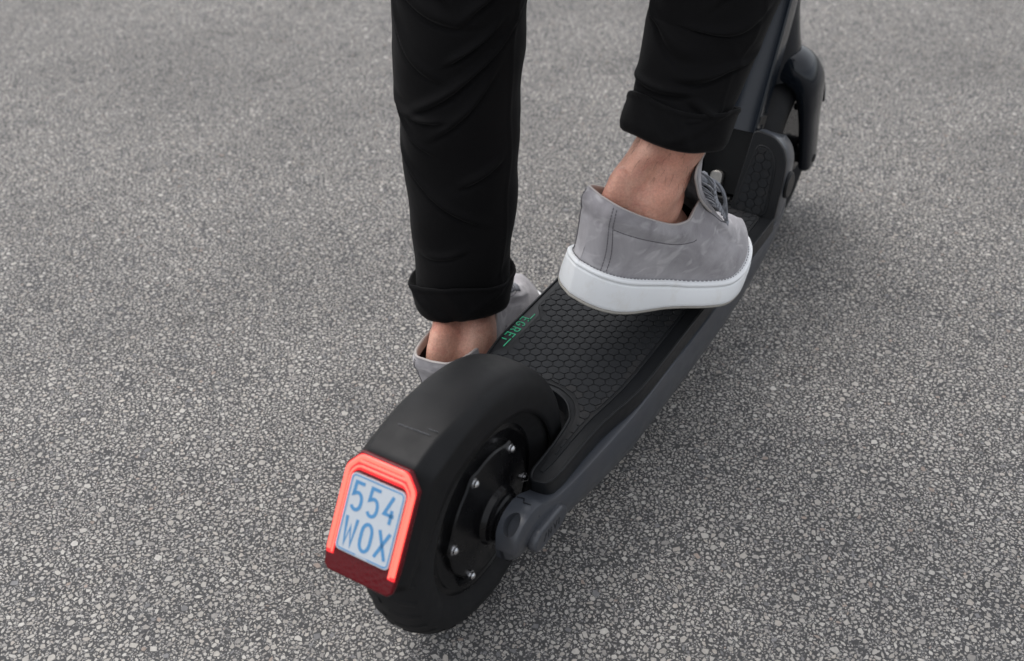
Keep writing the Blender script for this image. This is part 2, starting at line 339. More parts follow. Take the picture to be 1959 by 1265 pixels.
ring_ = [((x-gc[0])/math.hypot(x-gc[0], y-gc[1])*150+gc[0], (y-gc[1])/math.hypot(x-gc[0], y-gc[1])*150+gc[1]) for x, y in NEAR]
ground = mesh('ground', [(x, y, 0) for x, y in NEAR]+[(x, y, 0) for x, y in ring_], [tuple(range(nn_))]+[(i, (i+1) % nn_, nn_+(i+1) % nn_, nn_+i) for i in range(nn_)], M['asphalt'], smooth=False)
ground.data.materials.append(far_mat())
for p_ in ground.data.polygons: p_.material_index = 0 if len(p_.vertices) == nn_ else 1
if ground.data.polygons[0].normal.z < 0: ground.data.flip_normals()
tag(ground, 'grey asphalt ground of dark binder', 'ground', 'structure')

def build_stones():
    T, RES = .56, .0006; n = int(T/RES); occ = np.zeros((n, n), bool); T = n*RES
    stones = []; u = rng.uniform
    sizes = np.concatenate([u(.0080, .0114, 700), u(.0054, .0080, 4200), u(.0035, .0054, 8500), u(.0021, .0035, 16000)])
    wv = [(int(rng.integers(-9, 10)), int(rng.integers(-9, 10)), u(0, 6.28)) for _ in range(14)]
    def patch(x, y): return sum(math.sin(2*math.pi*(a*x+b*y)/T+c) for a, b, c in wv)/3.7
    for L in sizes:
        k = int(rng.integers(4, 7)) if L > .003 else int(rng.integers(3, 6))
        asp = u(.36, .95); a = np.sort((np.arange(k)+u(-.36, .36, k))*2*math.pi/k)
        rr = u(.70, 1.0, k)*L/2
        x = np.cos(a)*rr; y = np.sin(a)*rr*asp; th = u(0, math.pi); ct, st = math.cos(th), math.sin(th)
        x, y = x*ct-y*st, x*st+y*ct
        h = int(L/2/RES)+2; g = np.arange(-h, h+1)*RES; ins = np.ones((2*h+1, 2*h+1), bool)
        for i in range(k):
            j = (i+1) % k; ex, ey = x[j]-x[i], y[j]-y[i]; ln = math.hypot(ex, ey)+1e-9
            ins &= (((g-x[i])*ey)[None, :]-((g-y[i])*ex)[:, None])/ln < RES*.6
        iy, ix = np.nonzero(ins)
        for _ in range(5):
            cx, cy = rng.integers(0, n, 2); X = (ix-h+cx) % n; Y = (iy-h+cy) % n
            if L < .0062 and patch(cx*RES, cy*RES) > .55 and rng.random() < .7: continue
            if not occ[Y, X].any():
                occ[Y, X] = True; stones.append((cx*RES, cy*RES, x, y, L)); break
    # lay the packing over the ground that is in view, each stretch with its own colours and heights
    near = NEAR
    SX = np.array([(s[0], s[1]) for s in stones]); SLn = np.array([s[4] for s in stones])
    V = []; F = []; C = []
    pal = np.array([(.400, .386, .366), (.430, .418, .400), (.360, .345, .325), (.395, .370, .343), (.285, .276, .268), (.455, .444, .428), (.19, .192, .20), (.32, .27, .24)])
    pw = np.array([.30, .24, .18, .09, .10, .05, .03, .01]); nv = 0; m = len(stones)
    for ty in range(-2, 5):
        for tx in range(-1, 5):
            off = np.array([tx*T, ty*T]); P = SX+off; ok = np.ones(m, bool)
            for i in range(len(near)):
                a, b = near[i], near[(i+1) % len(near)]
                ok &= (b[0]-a[0])*(P[:, 1]-a[1])-(b[1]-a[1])*(P[:, 0]-a[0]) >= 0
            D = np.hypot(P[:, 0]+.6, P[:, 1]+.42)
            ok &= ~((SLn < .0027) & (D > 1.3)) & ~((SLn < .0032) & (D > 2.0))
            if not ok.any(): continue
            ci = rng.choice(len(pal), m, p=pw); vary = u(.88, 1.16, m); hh = u(.00008, .0003, m); tl = u(-.025, .025, (m, 2)); rt = u(-.25, .25, m)
            for q in np.nonzero(ok)[0]:
                _, _, x0, y0, L = stones[q]; wx, wy = P[q]; k = len(x0)
                c_, s_ = math.cos(rt[q]*.4), math.sin(rt[q]*.4); x = x0*c_-y0*s_; y = x0*s_+y0*c_
                zt = hh[q]+L*.012
                V.extend(zip(wx+x, wy+y, [-.0008]*k)); V.extend(zip(wx+x*.955, wy+y*.955, zt+x*tl[q, 0]+y*tl[q, 1]))
                F.append(tuple(range(nv+k, nv+2*k)))
                for i in range(k): F.append((nv+i, nv+(i+1) % k, nv+k+(i+1) % k, nv+k+i))
                C.append((2*k, pal[ci[q]]*vary[q]*np.array((1.02, 1.0, .965)))); nv += 2*k
    me = bpy.data.meshes.new('asphalt_stones'); me.from_pydata(V, [], F)
    at = me.attributes.new('stone', 'FLOAT_COLOR', 'POINT')
    arr = np.ones((nv, 4), np.float32); arr[:, :3] = np.repeat(np.array([c for _, c in C]), [k for k, _ in C], axis=0)
    at.data.foreach_set('color', arr.ravel())
    o = add('asphalt_stones', me, M['stone'], None)
    print('stones', len(C), 'tris', sum(len(f)-2 for f in F), 'cover', occ.mean())
    tag(o, 'pale angular stones set flush in the dark asphalt', 'stones', 'stuff')
build_stones()

# ------------------------------------------------------------------ scooter
R_W = .127; WB = .826
scooter = empty('electric_scooter', (.4, 0, 0))
tag(scooter, 'black electric kick scooter with lit red tail light and grey frame', 'scooter')
def part(name, VF, mat, parent, **k): return mesh(name, VF[0], VF[1], mat, parent, **k)

# --- wheels
def make_wheel(cx, rear):
    w = empty('wheel', (cx, 0, R_W))
    w.parent = scooter; w.location = Vector((cx, 0, R_W))-scooter.location
    c = (cx, 0, R_W)
    hw = .033
    t = np.linspace(-1, 1, 25)
    prof = []
    for q in t:                                   # tyre section from right bead over the crown to left bead
        a = q*rad(118)
        rr = .100+.027*math.cos(a)*(1.0 if abs(a) < 1.57 else .75); yy = -hw*math.sin(a)/1.0
        prof.append((rr, yy))
    prof = [(.083, prof[0][1]*.80)]+prof+[(.083, prof[-1][1]*.80)]
    prof[1] = (.088, prof[1][1])
    part('tyre', lathe(prof, 96, c), M['tyre'], w, sharp=60)
    mb = MB()
    for k in range(34):                           # slanted tread bars
        for s in (-1, 1):
            a0 = 2*math.pi*(k+.5*(s > 0))/34
            pts = []
            for j in range(5):
                ph = s*(.10+j*.21); a = a0+j*.028
                rr = .1000+.0270*math.cos(ph)+.0000; pts.append((cx+rr*math.cos(a), s*hw*abs(math.sin(ph)), R_W+rr*math.sin(a)))
            mb.put(*tube(pts, .0040, 6, flat=.22, nrm=(math.cos(a0+.05), s*.5, math.sin(a0+.05))))
    tag(mb.build('tread', M['tyre'], w, sharp=50), kind='stuff')
    # rim
    rim = part('rim', lathe([(.0845, -.024), (.080, -.0255), (.077, -.0235), (.0765, .0235), (.080, .0255), (.0845, .024)], 72, c), M['hub'], w, sharp=35)
    for s in ((-1, 1) if rear else (-1,)):
        if rear:
            poly = []
            th0 = rad(53.35)
            for i in range(120):
                a = 2*math.pi*i/120
                lob = max(math.exp(-(((a-th0-k*math.pi/3+math.pi) % (2*math.pi)-math.pi)/.11)**2) for k in range(6))
                poly.append((.0645+.0045*lob, a))
            rings = []
            for (f, d, yy) in [(1, .0, -.012), (1, 0, -.0285), (1, -.0015, -.0302), (1, -.004, -.0306), (.8, 0, -.0318), (.62, 0, -.0345), (.45, 0, -.0375), (.36, 0, -.0395)]:
                rings.append([(cx+((r if f == 1 else .0645)*f+d)*math.cos(a), s*-yy*-1 if s > 0 else yy, R_W+((r if f == 1 else .0645)*f+d)*math.sin(a)) for r, a in poly])
            if s > 0: rings = [[(x, -y if y < 0 else y, z) for x, y, z in r] for r in rings]
            hubc = part('hub_cover', loft(rings, False, True), M['hub'], w, sharp=32)
            for k in range(6):
                a = th0+k*math.pi/3; bc = (cx+.0617*math.cos(a), 0, R_W+.0617*math.sin(a))
                pr = [(.0052, -.0300), (.0052, -.0315), (.0036, -.0318), (.0036, -.0338), (.0022, -.0353), (.0008, -.0357), (0, -.0358)]
                part('bolt', lathe([(r, y if s < 0 else -y) for r, y in pr], 16, bc), M['steel'], w, sharp=40)
            pr = [(.030, -.036), (.0275, -.0425), (.0245, -.044), (.0245, -.0465), (.022, -.0485), (.022, -.056), (0, -.056)]
            part('axle_boss', lathe([(r, y if s < 0 else -y) for r, y in pr], 48, c), M['hub'], w, sharp=30)
            # web ring behind the cover
            part('rim_web', lathe([(.0775, -.014 if s < 0 else .014), (.060, -.018 if s < 0 else .018)], 60, c), M['hub'], w)
        else:
            part('hub', lathe([(.030, .020), (.030, -.020), (.026, -.022), (.024, -.030), (.024, -.041), (.021, -.043), (.012, -.043), (.012, -.055), (0, -.055)], 40, c), M['hub'], w, sharp=30)
            for k in range(6):
                a = k*math.pi/3+.4
                for sy in (-.012, .012):
                    part('spoke', tube([(cx+.028*math.cos(a), sy, R_W+.028*math.sin(a)), (cx+.078*math.cos(a+.1), sy*.8, R_W+.078*math.sin(a+.1))], .007, 8), M['hub'], w)
    if rear:
        a = rad(232); part('valve', tube([(cx+.076*math.cos(a), -.018, R_W+.076*math.sin(a)), (cx+.068*math.cos(a), -.026, R_W+.068*math.sin(a)), (cx+.063*math.cos(a), -.0315, R_W+.063*math.sin(a))], [.0035, .0045, .0042], 12), M['black'], w)
    return w
make_wheel(0, True); make_wheel(WB, False)

# --- rear fender: an arch swept round the wheel, boxy towards the tail light
UPP = Vector((math.sin(rad(30.75)), 0, math.cos(rad(30.75))))          # up along the tail face
PC = Vector((-.1247, 0, .2131)); PN = Vector((-math.cos(rad(30.75)), 0, math.sin(rad(30.75))))
def fender():
    # (angle, outer radius, half width, skirt radius, squareness)
    keys = [(-14, .1405, .0385, .118, .0), (0, .1405, .0395, .106, .0), (20, .1400, .0390, .100, .0), (45, .1385, .0382, .0985, .05), (75, .1385, .0372, .0985, .1), (95, .1415, .0366, .100, .25),
            (108, .1475, .0364, .103, .6), (118, .1538, .0362, .106, .95), (127, .1614, .0362, .109, 1.), (140, .1660, .0356, .111, 1.), (150, .1660, .0356, .114, 1.), (166.5, .1660, .0350, .136, 1.)]
    aN = rad(149.25); DN = .1494
    an = np.concatenate([np.linspace(-14, 110, 50), np.linspace(112, 127, 9), np.linspace(128.6, 166.5, 16)])
    K = cr(keys, an); outer = []; inner = []
    for a, (ro, hw, rs, sq) in zip(an, K):
        ca, sa = math.cos(rad(a)), math.sin(rad(a)); prof = []
        if a > 100: ro = min(ro, DN/math.cos(rad(a)-aN))
        ex = 2.6+sq*1.5                                            # superellipse exponent
        hgt = ro-rs
        sh = min(.030, (ro-rs)*.8)
        prof.append((rs, -hw*1.0))
        prof.append((rs+(ro-sh-rs)*.5, -hw*1.005))
        for q in np.linspace(-1, 1, 61):
            t = q*math.pi/2; yy = math.copysign(abs(math.sin(t))**(2/ex), q)*hw; rr = ro-sh+sh*abs(math.cos(t))**(2/ex)
            aq = abs(q); ch = min(.0135, sh*.9)                    # boxy section: flat top, chamfer, upright side
            y2, r2 = np.interp(aq, [0, .45, .50, .72, .77, 1], [0, hw-ch+.0005, hw-ch+.0018, hw-.0012, hw, hw]), np.interp(aq, [0, .45, .50, .72, .77, 1], [ro, ro, ro-.0012, ro-ch*1.02, ro-ch*1.18, ro-sh])
            k = min(1, sq); prof.append((rr*(1-k)+r2*k, yy*(1-k)+math.copysign(y2, q)*k))
        prof.append((rs+(ro-sh-rs)*.5, hw*1.005)); prof.append((rs, hw))
        outer.append([(r*ca, y, R_W+r*sa) for r, y in prof])
    # tail: run from the last ring down to the bottom of the light, plane of the tail face set back
    last = np.array(outer[-1]); m = len(last)
    V = [v for r in outer for v in r]; n = len(outer)
    F = gridfaces(n, m)
    o = mesh('fender', V, F, M['fender'], scooter, sharp=50)
    s = o.modifiers.new('thick', 'SOLIDIFY'); s.thickness = .003; s.offset = -1
    return o
fen = fender()
for a0, y0, y1, w in ((115.5, .014, -.017, .0007), (113.2, -.012, -.021, .0004)):
    ro_ = float(cr([(95, .1415), (108, .1475), (118, .1538), (127, .1614)], a0)[0][0])
    rg = [[((ro_+d)*math.cos(rad(a0+k*.35*(y-y0)/.03))+w*s_*math.sin(rad(a0)), y, R_W+(ro_+d)*math.sin(rad(a0+k*.35*(y-y0)/.03))+w*s_*math.cos(rad(a0)))
           for s_, d in ((-1, -.0004), (-.6, .00035), (.6, .00035), (1, -.0004))] for k in (1,) for y in np.linspace(y0, y1, 8)]
    part('scratch', loft(rg), M['scuff'], fen)
def facept(y, u, d=0): return tuple(PC+UPP*u+Vector((0, y, 0))+PN*d)
# --- tail light with lit U, number plate
def face_poly(poly, d0, d1):
    n = len(poly); V = [facept(y, u, d0) for y, u in poly]+[facept(y, u, d1) for y, u in poly]
    return V, [tuple(range(n))[::-1], tuple(range(n, 2*n))]+[(i, (i+1) % n, n+(i+1) % n, n+i) for i in range(n)]
lamp = empty('tail_light', facept(0, 0)); lamp.parent = scooter; lamp.location = PC-scooter.location
W1, TOPU, BOTU, CH = .0358, .0515, -.0545, .012
lens_poly = [(-W1+CH, TOPU), (W1-CH, TOPU), (W1, TOPU-CH*1.15), (W1+.0006, -.030), (W1-.0015, BOTU+.004), (W1-.006, BOTU), (-W1+.006, BOTU), (-W1+.0015, BOTU+.004), (-W1-.0006, -.030), (-W1, TOPU-CH*1.15)]
part('lens', face_poly(lens_poly, -.001, .0045), M['lens'], lamp, smooth=True, sharp=30, bevel=.0018, seg=3)
def u_path(w, top, bot, ch, d):
    pts = [(w, bot), (w, top-ch*1.15), (w-ch, top), (-w+ch, top), (-w, top-ch*1.15), (-w, bot)]
    out = []
    for i, q in enumerate(pts):                      # rounded corners
        if 0 < i < len(pts)-1:
            a, b, c = Vector(pts[i-1]), Vector(q), Vector(pts[i+1]); r = .0035
            p0 = b+(a-b).normalized()*r; p2 = b+(c-b).normalized()*r
            for t in np.linspace(0, 1, 6): out.append(tuple((1-t)**2*p0+2*t*(1-t)*b+t*t*p2))
        else: out.append(q)
    return [facept(y, u, d) for y, u in out]
def u_band(wo_, to, wi, ti, bot, ch, chi, d0, d1):
    O = u_path(wo_, to, bot, ch, 0); I = u_path(wi, ti, bot, chi, 0)
    n = len(O); off = lambda P, d: [tuple(Vector(q)+PN*d) for q in P]
    mid = [tuple((Vector(a)+Vector(b))/2) for a, b in zip(O, I)]
    R_ = [off(O, d0), off([tuple(Vector(a)*.9+Vector(m)*.1) for a, m in zip(O, mid)], d1), off(mid, d1+.0006), off([tuple(Vector(a)*.9+Vector(m)*.1) for a, m in zip(I, mid)], d1), off(I, d0)]
    return np.array(R_).reshape(-1, 3), gridfaces(5, n)
part('light_guide', u_band(.0344, .0502, .0268, .0350, -.0395, .0112, .0035, .0030, .0050), M['glow'], lamp, sharp=60)
part('light_bar', tube(u_path(.0320, .0474, -.036, .0105, .0058), .0021, 8, flat=.5, nrm=PN), M['glow_core'], lamp, sharp=60)
part('light_bar', tube(u_path(.0286, .0392, -.038, .0060, .0056), .0010, 8, flat=.6, nrm=PN), M['glow_core'], lamp, sharp=60)
part('light_bar', tube([facept(-.023, .0432, .0056), facept(.023, .0432, .0056)], .0012, 8, flat=.6, nrm=PN), M['glow_core'], lamp, sharp=60)
plate = empty('number_plate', facept(0, 0)); plate.parent = scooter; plate.location = PC-scooter.location
def rrect(w, h, r, n=5):
    P = []
    for cx, cy, a0 in ((w-r, h-r, 0), (-w+r, h-r, 90), (-w+r, -h+r, 180), (w-r, -h+r, 270)):
        for k in range(n+1):
            a = rad(a0+90*k/n); P.append((cx+r*math.cos(a), cy+r*math.sin(a)))
    return P
part('plate_sheet', face_poly(rrect(.0264, .0330, .0042), .0046, .0064), M['plate'], plate, sharp=30)
def strokes(lines, width, fn, thick=.0002):
    """flat pen strokes: fn(u, v, d) -> 3-D point"""
    mb = MB()
    for ln in lines:
        P = [Vector(q) for q in ln]
        L, Rr = [], []
        for i, p in enumerate(P):
            if i == 0: t = (P[1]-P[0]).normalized(); k = 1
            elif i == len(P)-1: t = (P[-1]-P[-2]).normalized(); k = 1
            else:
                t0 = (p-P[i-1]).normalized(); t1 = (P[i+1]-p).normalized(); t = (t0+t1)
                if t.length < 1e-6: t = t0
                t.normalize(); k = 1/max(.5, t.dot(t0))
            nn = Vector((-t.y, t.x))*width/2*k; L.append(p+nn); Rr.append(p-nn)
        n = len(P)
        V = [fn(q.x, q.y, thick) for q in L]+[fn(q.x, q.y, thick) for q in Rr]+[fn(q.x, q.y, -.0002) for q in L]+[fn(q.x, q.y, -.0002) for q in Rr]
        F = []
        for i in range(n-1): F += [(i, i+1, n+i+1, n+i), (i, 2*n+i, 2*n+i+1, i+1), (n+i, n+i+1, 3*n+i+1, 3*n+i)]
        F += [(0, n, 3*n, 2*n), (n-1, 3*n-1, 4*n-1, 2*n-1)]
        mb.put(V, F)
    return mb
def arc(cx, cy, rx, ry, a0, a1, n=9): return [(cx+rx*math.cos(rad(a)), cy+ry*math.sin(rad(a))) for a in np.linspace(a0, a1, n)]
GL = {  # glyphs in a box 0..1 wide, 0..1 tall
 '5': [[(.95, 1), (.12, 1), (.06, .55)]+arc(.48, .36, .46, .28, 125, 0, 8)+arc(.48, .26, .46, .26, 0, -150, 8)],
 '4': [[(.62, 1), (.05, .32), (.98, .32)], [(.72, .52), (.72, 0)]],
 'W': [[(0, 1), (.2, 0), (.5, .66), (.8, 0), (1, 1)]],
 'O': [arc(.5, .68, .46, .32, 0, 180, 9)+arc(.5, .32, .46, .32, 180, 360, 9)+[(.96, .68)]],
 'X': [[(.02, 1), (.98, 0)], [(.98, 1), (.02, 0)]],
 'E': [[(.9, 1), (.05, 1), (.05, 0), (.9, 0)], [(.05, .52), (.75, .52)]],
 'e': [[(.5, 1), (.05, 1), (.05, 0), (.9, 0)], [(.05, .52), (.7, .52)]],
 'G': [arc(.5, .5, .47, .5, 50, 320, 14)+[(.95, .45), (.55, .45)]],
 'R': [[(.05, 0), (.05, 1), (.55, 1)]+arc(.6, .74, .3, .26, 90, -90, 7)+[(.05, .48)], [(.5, .48), (.9, 0)]],
}
def word(txt, x0, y0, w, h, pitch):
    out = []
    for i, ch in enumerate(txt):
        for ln in GL[ch]: out.append([(x0+i*pitch+a*w, y0+b*h) for a, b in ln])
    return out
pf = lambda u, v, d: facept(-u, v, .0064+d)
strokes(word('554', -.0212, .0035, .0098, .0228, .0158), .0029, pf).build('characters', M['plate_blue'], plate, smooth=False)
strokes(word('WOX', -.0212, -.0265, .0104, .0232, .0160), .0029, pf).build('characters', M['plate_blue'], plate, smooth=False)
bd = rrect(.0249, .0315, .0034); i0 = min(range(len(bd)), key=lambda i: abs(bd[i][0]+.0249-.0034)+abs(bd[i][1]+.0315))
bd = bd[i0:]+bd[:i0]
strokes([[(-.007, -.0315)]+[(x, y) for x, y in bd][::-1][0:]+[(.0, -.0315)][:0]], .0011, pf).build('border', M['plate_blue'], plate, smooth=False) if False else None
loop = [(.0055, -.0315), (.0249-.0034, -.0315)]+[q for q in rrect(.0249, .0315, .0034)[18:]]+rrect(.0249, .0315, .0034)[:18]+[(-.0055, -.0315)]
strokes([loop], .0011, pf).build('border', M['plate_blue'], plate, smooth=False)
strokes([[(-.004+.0016*k, -.0318), (-.0032+.0016*k, -.0310)] for k in range(6)], .0004, pf, .00015).build('fine_print', M['plate_blue'], plate, smooth=False)

# --- frame rails with the rear axle arms, belly pan
def rail(s):
    keys = [(-.0300, .1235, .1195, .0740, .0545), (-.0285, .132, .110, .0750, .0535), (-.0235, .1405, .101, .0758, .0530), (-.012, .1480, .0945, .0765, .0525), (0, .1500, .0920, .0768, .0525), (.015, .1470, .0895, .0770, .0525), (.03, .1385, .0865, .0775, .0525),
            (.05, .1305, .082, .0785, .052), (.08, .1280, .075, .081, .052), (.15, .128, .066, .0865, .045), (.2, .128, .0620, .089, .035), (.4, .128, .060, .0895, .03), (.5, .128, .066, .089, .03), (.57, .130, .080, .088, .03), (.61, .137, .0935, .087, .03), (.64, .15, .110, .085, .03), (.655, .162, .128, .081, .033), (.6595, .158, .142, .076, .036)]
    xs = np.concatenate([np.linspace(-.0300, .06, 26), np.linspace(.07, .56, 34), np.linspace(.57, .6595, 18)])
    K = cr(keys, xs); rings = []
    for x, (zt, zb, yo, yi) in zip(xs, K):
        h = zt-zb; c = min(.0045, h*.3)
        sec = [(yi, zt), (yi+(yo-yi)*.5, zt), (yo-c*1.1, zt), (yo-c*.35, zt-c*.25), (yo, zt-c), (yo+.0008, zt-h*.35), (yo-.0005, zt-h*.55), (yo-.004, zb+h*.22), (yo-.010, zb+h*.08), (yo-.016, zb), (yi+(yo-yi)*.4, zb), (yi, zb)]
        rings.append([(x, s*y, z) for y, z in sec])
    V, F = loft(rings)
    o = mesh('frame_rail', V, F, M['frame'], scooter, sharp=38)
    # axle end: oval hole bored into the upper rear face
    cy = s*.0645; a = rad(128); ex, ez = math.cos(a), math.sin(a)
    cpt = Vector((.0290*ex, cy, .1215+.0285*ez)); nrm = Vector((ex, 0, ez)); tx = Vector((-ez, 0, ex)); ty = Vector((0, 1, 0))
    ell = lambda k, d: [tuple(cpt+nrm*d+tx*(k*.0118*math.cos(t))+ty*(k*.0072*math.sin(t))) for t in np.linspace(0, 2*math.pi, 28, endpoint=False)]
    cut = mesh('cutter', *loft([ell(1, .03), ell(1, -.012)]), M['sock'], None)
    bo = o.modifiers.new('hole', 'BOOLEAN'); bo.object = cut; bo.solver = 'EXACT'
    dg = bpy.context.evaluated_depsgraph_get(); nm = bpy.data.meshes.new_from_object(o.evaluated_get(dg))
    o.modifiers.clear(); o.data = nm; bpy.data.objects.remove(cut)
    nm.set_sharp_from_angle(angle=rad(38))
    # cover plate: long octagon on the outer face
    L_, H_ = .031, .0125; c0 = Vector((.020, 0, .1140)); an = rad(-4)
    oc = [(L_-.010, H_), (-L_+.012, H_), (-L_+.003, H_*.55), (-L_, -H_*.1), (-L_+.004, -H_*.75), (-L_+.013, -H_), (L_-.010, -H_), (L_, -H_*.4), (L_, H_*.4)]
    oc = [(c0.x+p*math.cos(an)-q*math.sin(an), c0.z+p*math.sin(an)+q*math.cos(an)) for p, q in oc]
    lo, hi = sorted((s*.074, s*.0845)); cov = part('axle_cover', prism(oc, 'y', lo, hi), M['frame'], o, sharp=30, bevel=.0032, seg=3)
    # faint moulded marks on the cover
    mk = lambda u, v, d: (c0.x+u*math.cos(an)-v*math.sin(an), s*(.0845+d), c0.z+u*math.sin(an)+v*math.cos(an))
    strokes([[(-.014, -.004), (-.010, .004)], [(-.006, -.004), (-.006, .004), (-.001, -.004), (-.001, .004)], [(.004, .004), (.007, -.004), (.010, .004)], [(.014, -.004), (.014, .004)]], .0011, mk, .0003).build('moulded_mark', M['rim_rubber'], cov, smooth=False)
    # parting line of the end piece
    part('parting_groove', tube([(.010, s*.0535, .1488), (.012, s*.060, .1484), (.006, s*.063, .1496), (.007, s*.069, .1494), (.008, s*.0755, .1460), (.009, s*.0772, .1360)], .0005, 6), M['sock'], o)
    return o
for s in (-1, 1): rail(s)
part('belly_pan', box(.17, .62, -.045, .045, .064, .124), M['frame'], scooter, bevel=.004)

# --- deck tray (rim), mat, pads, lettering
def sym(half): return [(x, -y) for x, y in half]+[(x, y) for x, y in half[::-1] if y > 0]
def smooth_poly(P, n=6, cap=.012):
    out = []
    m = len(P)
    for i in range(m):
        a, b, c = Vector(P[i-1]), Vector(P[i]), Vector(P[(i+1) % m])
        r = min(min((a-b).length, (c-b).length)*.42, cap)
        p0 = b+(a-b).normalized()*r; p2 = b+(c-b).normalized()*r
        ang = (a-b).angle(c-b) if (a-b).length and (c-b).length else math.pi
        k = 2 if ang > 2.9 else n
        for t in np.linspace(0, 1, k): out.append(tuple((1-t)**2*p0+2*t*(1-t)*b+t*t*p2))
    return out
rim_half = [(.607, .0870), (.222, .0870), (.190, .0850), (.152, .0775), (.122, .0745), (.055, .0735), (.037, .0700), (.034, .0525), (.045, .0470), (.100, .0465), (.132, .0420), (.150, .0290), (.158, .012), (.1585, 0)]
rim_poly = smooth_poly(sym(rim_half))
tray = part('deck_tray', prism(rim_poly, 'z', .1285, .1478), M['rim_rubber'], scooter, sharp=35, bevel=.0022, seg=3)
right = [(.598, .0700), (.215, .0705), (.183, .0685), (.150, .0635), (.122, .0612), (.066, .0605), (.050, .0580), (.050, .0545), (.066, .0530), (.103, .0522), (.137, .0475), (.157, .0335), (.166, .014), (.167, 0)]
left = [(.166, -.014), (.157, -.0335), (.137, -.0475), (.103, -.0522), (.066, -.0530), (.050, -.0545), (.050, -.0580), (.066, -.0605), (.122, -.0612), (.160, -.0670), (.186, -.0790), (.197, -.0685), (.271, -.0690), (.282, -.0790), (.598, -.0785)]
mat_raw = [(x, -y) for x, y in right+left]
mat_poly = smooth_poly(mat_raw, 4)
mat = part('deck_mat', prism(mat_poly, 'z', .146, .1490), M['mat'], scooter, sharp=35, bevel=.0012, seg=2)

def lip_ring(P, w, z0, z1):
    n = len(P); c = Vector((.35, 0)); V = []
    A = sum(P[i-1][0]*P[i][1]-P[i][0]*P[i-1][1] for i in range(n)); sg = 1 if A > 0 else -1
    nr = []
    for i in range(n):
        e = (Vector(P[(i+1) % n])-Vector(P[i-1])); e = e.normalized() if e.length > 1e-9 else Vector((1, 0)); nr.append(Vector((-e.y, e.x))*sg)
    prof = [(0, z0), (.0002, z1-.0006), (.0008, z1), (w-.0008, z1), (w-.0002, z1-.0006), (w, z0)]
    return loft([[(P[i][0]+nr[i].x*d, P[i][1]+nr[i].y*d, z) for i in range(n)] for d, z in prof], False, False)
part('tray_lip', lip_ring(rim_poly, .0026, .1460, .1498), M['rim_rubber'], tray, sharp=30)
def inside(P, x, y):
    c = False
    for i in range(len(P)):
        (x1, y1), (x2, y2) = P[i-1], P[i]
        if (y1 > y) != (y2 > y) and x < (x2-x1)*(y-y1)/(y2-y1)+x1: c = not c
    return c
def edge_dist(P, x, y):
    best = (9, None)
    for i in range(len(P)):
        a, b = Vector(P[i-1]), Vector(P[i]); e = b-a
        if e.length < 1e-9: continue
        t = max(0, min(1, (Vector((x, y))-a).dot(e)/e.length_squared)); d = (Vector((x, y))-a-e*t).length
        if d < best[0]: best = (d, (a, b))
    return best
def clip(sub, a, n):
    out = []
    for i in range(len(sub)):
        p, q = sub[i-1], sub[i]; dp, dq = (p-a).dot(n), (q-a).dot(n)
        if dp >= 0: out.append(p)
        if (dp >= 0) != (dq >= 0): out.append(p+(q-p)*(dp/(dp-dq)))
    return out
PITCH_H, GAP, MARGIN = .0118, .0011, .0032
def hex_shapes(poly, x0, x1, y0, y1, rowaxis):
    """clipped honeycomb cells inside poly, list of (centre, corner list, is_full)"""
    out = []; rr = (PITCH_H-GAP)/math.sqrt(3); dy = PITCH_H*math.sqrt(3)/2
    j = 0; y = y0
    while y < y1:
        x = x0+(PITCH_H/2 if j % 2 else 0)
        while x < x1:
            c = Vector((x, y)); hx = [c+Vector((rr*math.sin(k*math.pi/3), rr*math.cos(k*math.pi/3))) for k in range(6)]
            full = True; keep = True
            cin = inside(poly, x, y); d0, _ = edge_dist(poly, x, y)
            if not cin and d0 > rr: x += PITCH_H; continue
            if not cin or d0 < rr+MARGIN:
                full = False
                for i in range(len(poly)):
                    a, b = Vector(poly[i-1]), Vector(poly[i]); e = b-a
                    if e.length < 1e-9: continue
                    t = max(0, min(1, (c-a).dot(e)/e.length_squared)); q = a+e*t
                    if (q-c).length > rr+MARGIN+.001: continue
                    n = Vector((-e.y, e.x)).normalized()
                    if not inside(poly, *(a+e*.5+n*1e-4)): n = -n
                    hx = clip(hx, a+n*MARGIN, n)
                    if len(hx) < 3: keep = False; break
            if keep:
                ar = abs(sum(hx[i-1].x*hx[i].y-hx[i].x*hx[i-1].y for i in range(len(hx))))/2
                if ar > 1.1e-5: out.append((c, hx, full))
            x += PITCH_H
        y += dy; j += 1
    return out
cells = hex_shapes(mat_poly, .04, .60, -.085, .085, 'x')
cells.sort(key=lambda q: (Vector((q[0].x, q[0].y, .15))-CAM).length)
def pad_geo(hx, c, fn, h=.0010):
    k = len(hx); V = [fn(p.x, p.y, -.0004) for p in hx]; V += [fn(p.x, p.y, h*.65) for p in hx]; V += [fn(c.x+(p.x-c.x)*.94, c.y+(p.y-c.y)*.94, h) for p in hx]
    F = [tuple(range(2*k, 3*k))]+[(i, (i+1) % k, k+(i+1) % k, k+i) for i in range(k)]+[(k+i, k+(i+1) % k, 2*k+(i+1) % k, 2*k+i) for i in range(k)]
    return V, F
def raw_mesh(name, V, F):
    me = bpy.data.meshes.new(name); me.from_pydata([tuple(v) for v in V], [], F); return me
flat = lambda x, y, d: (x, y, .1490+d)
hx0 = [Vector(((PITCH_H-GAP)/math.sqrt(3)*math.sin(k*math.pi/3), (PITCH_H-GAP)/math.sqrt(3)*math.cos(k*math.pi/3))) for k in range(6)]
shared = raw_mesh('hexagon_pad', *pad_geo(hx0, Vector((0, 0)), lambda x, y, d: (x, y, d))); shared.materials.append(M['pad'])
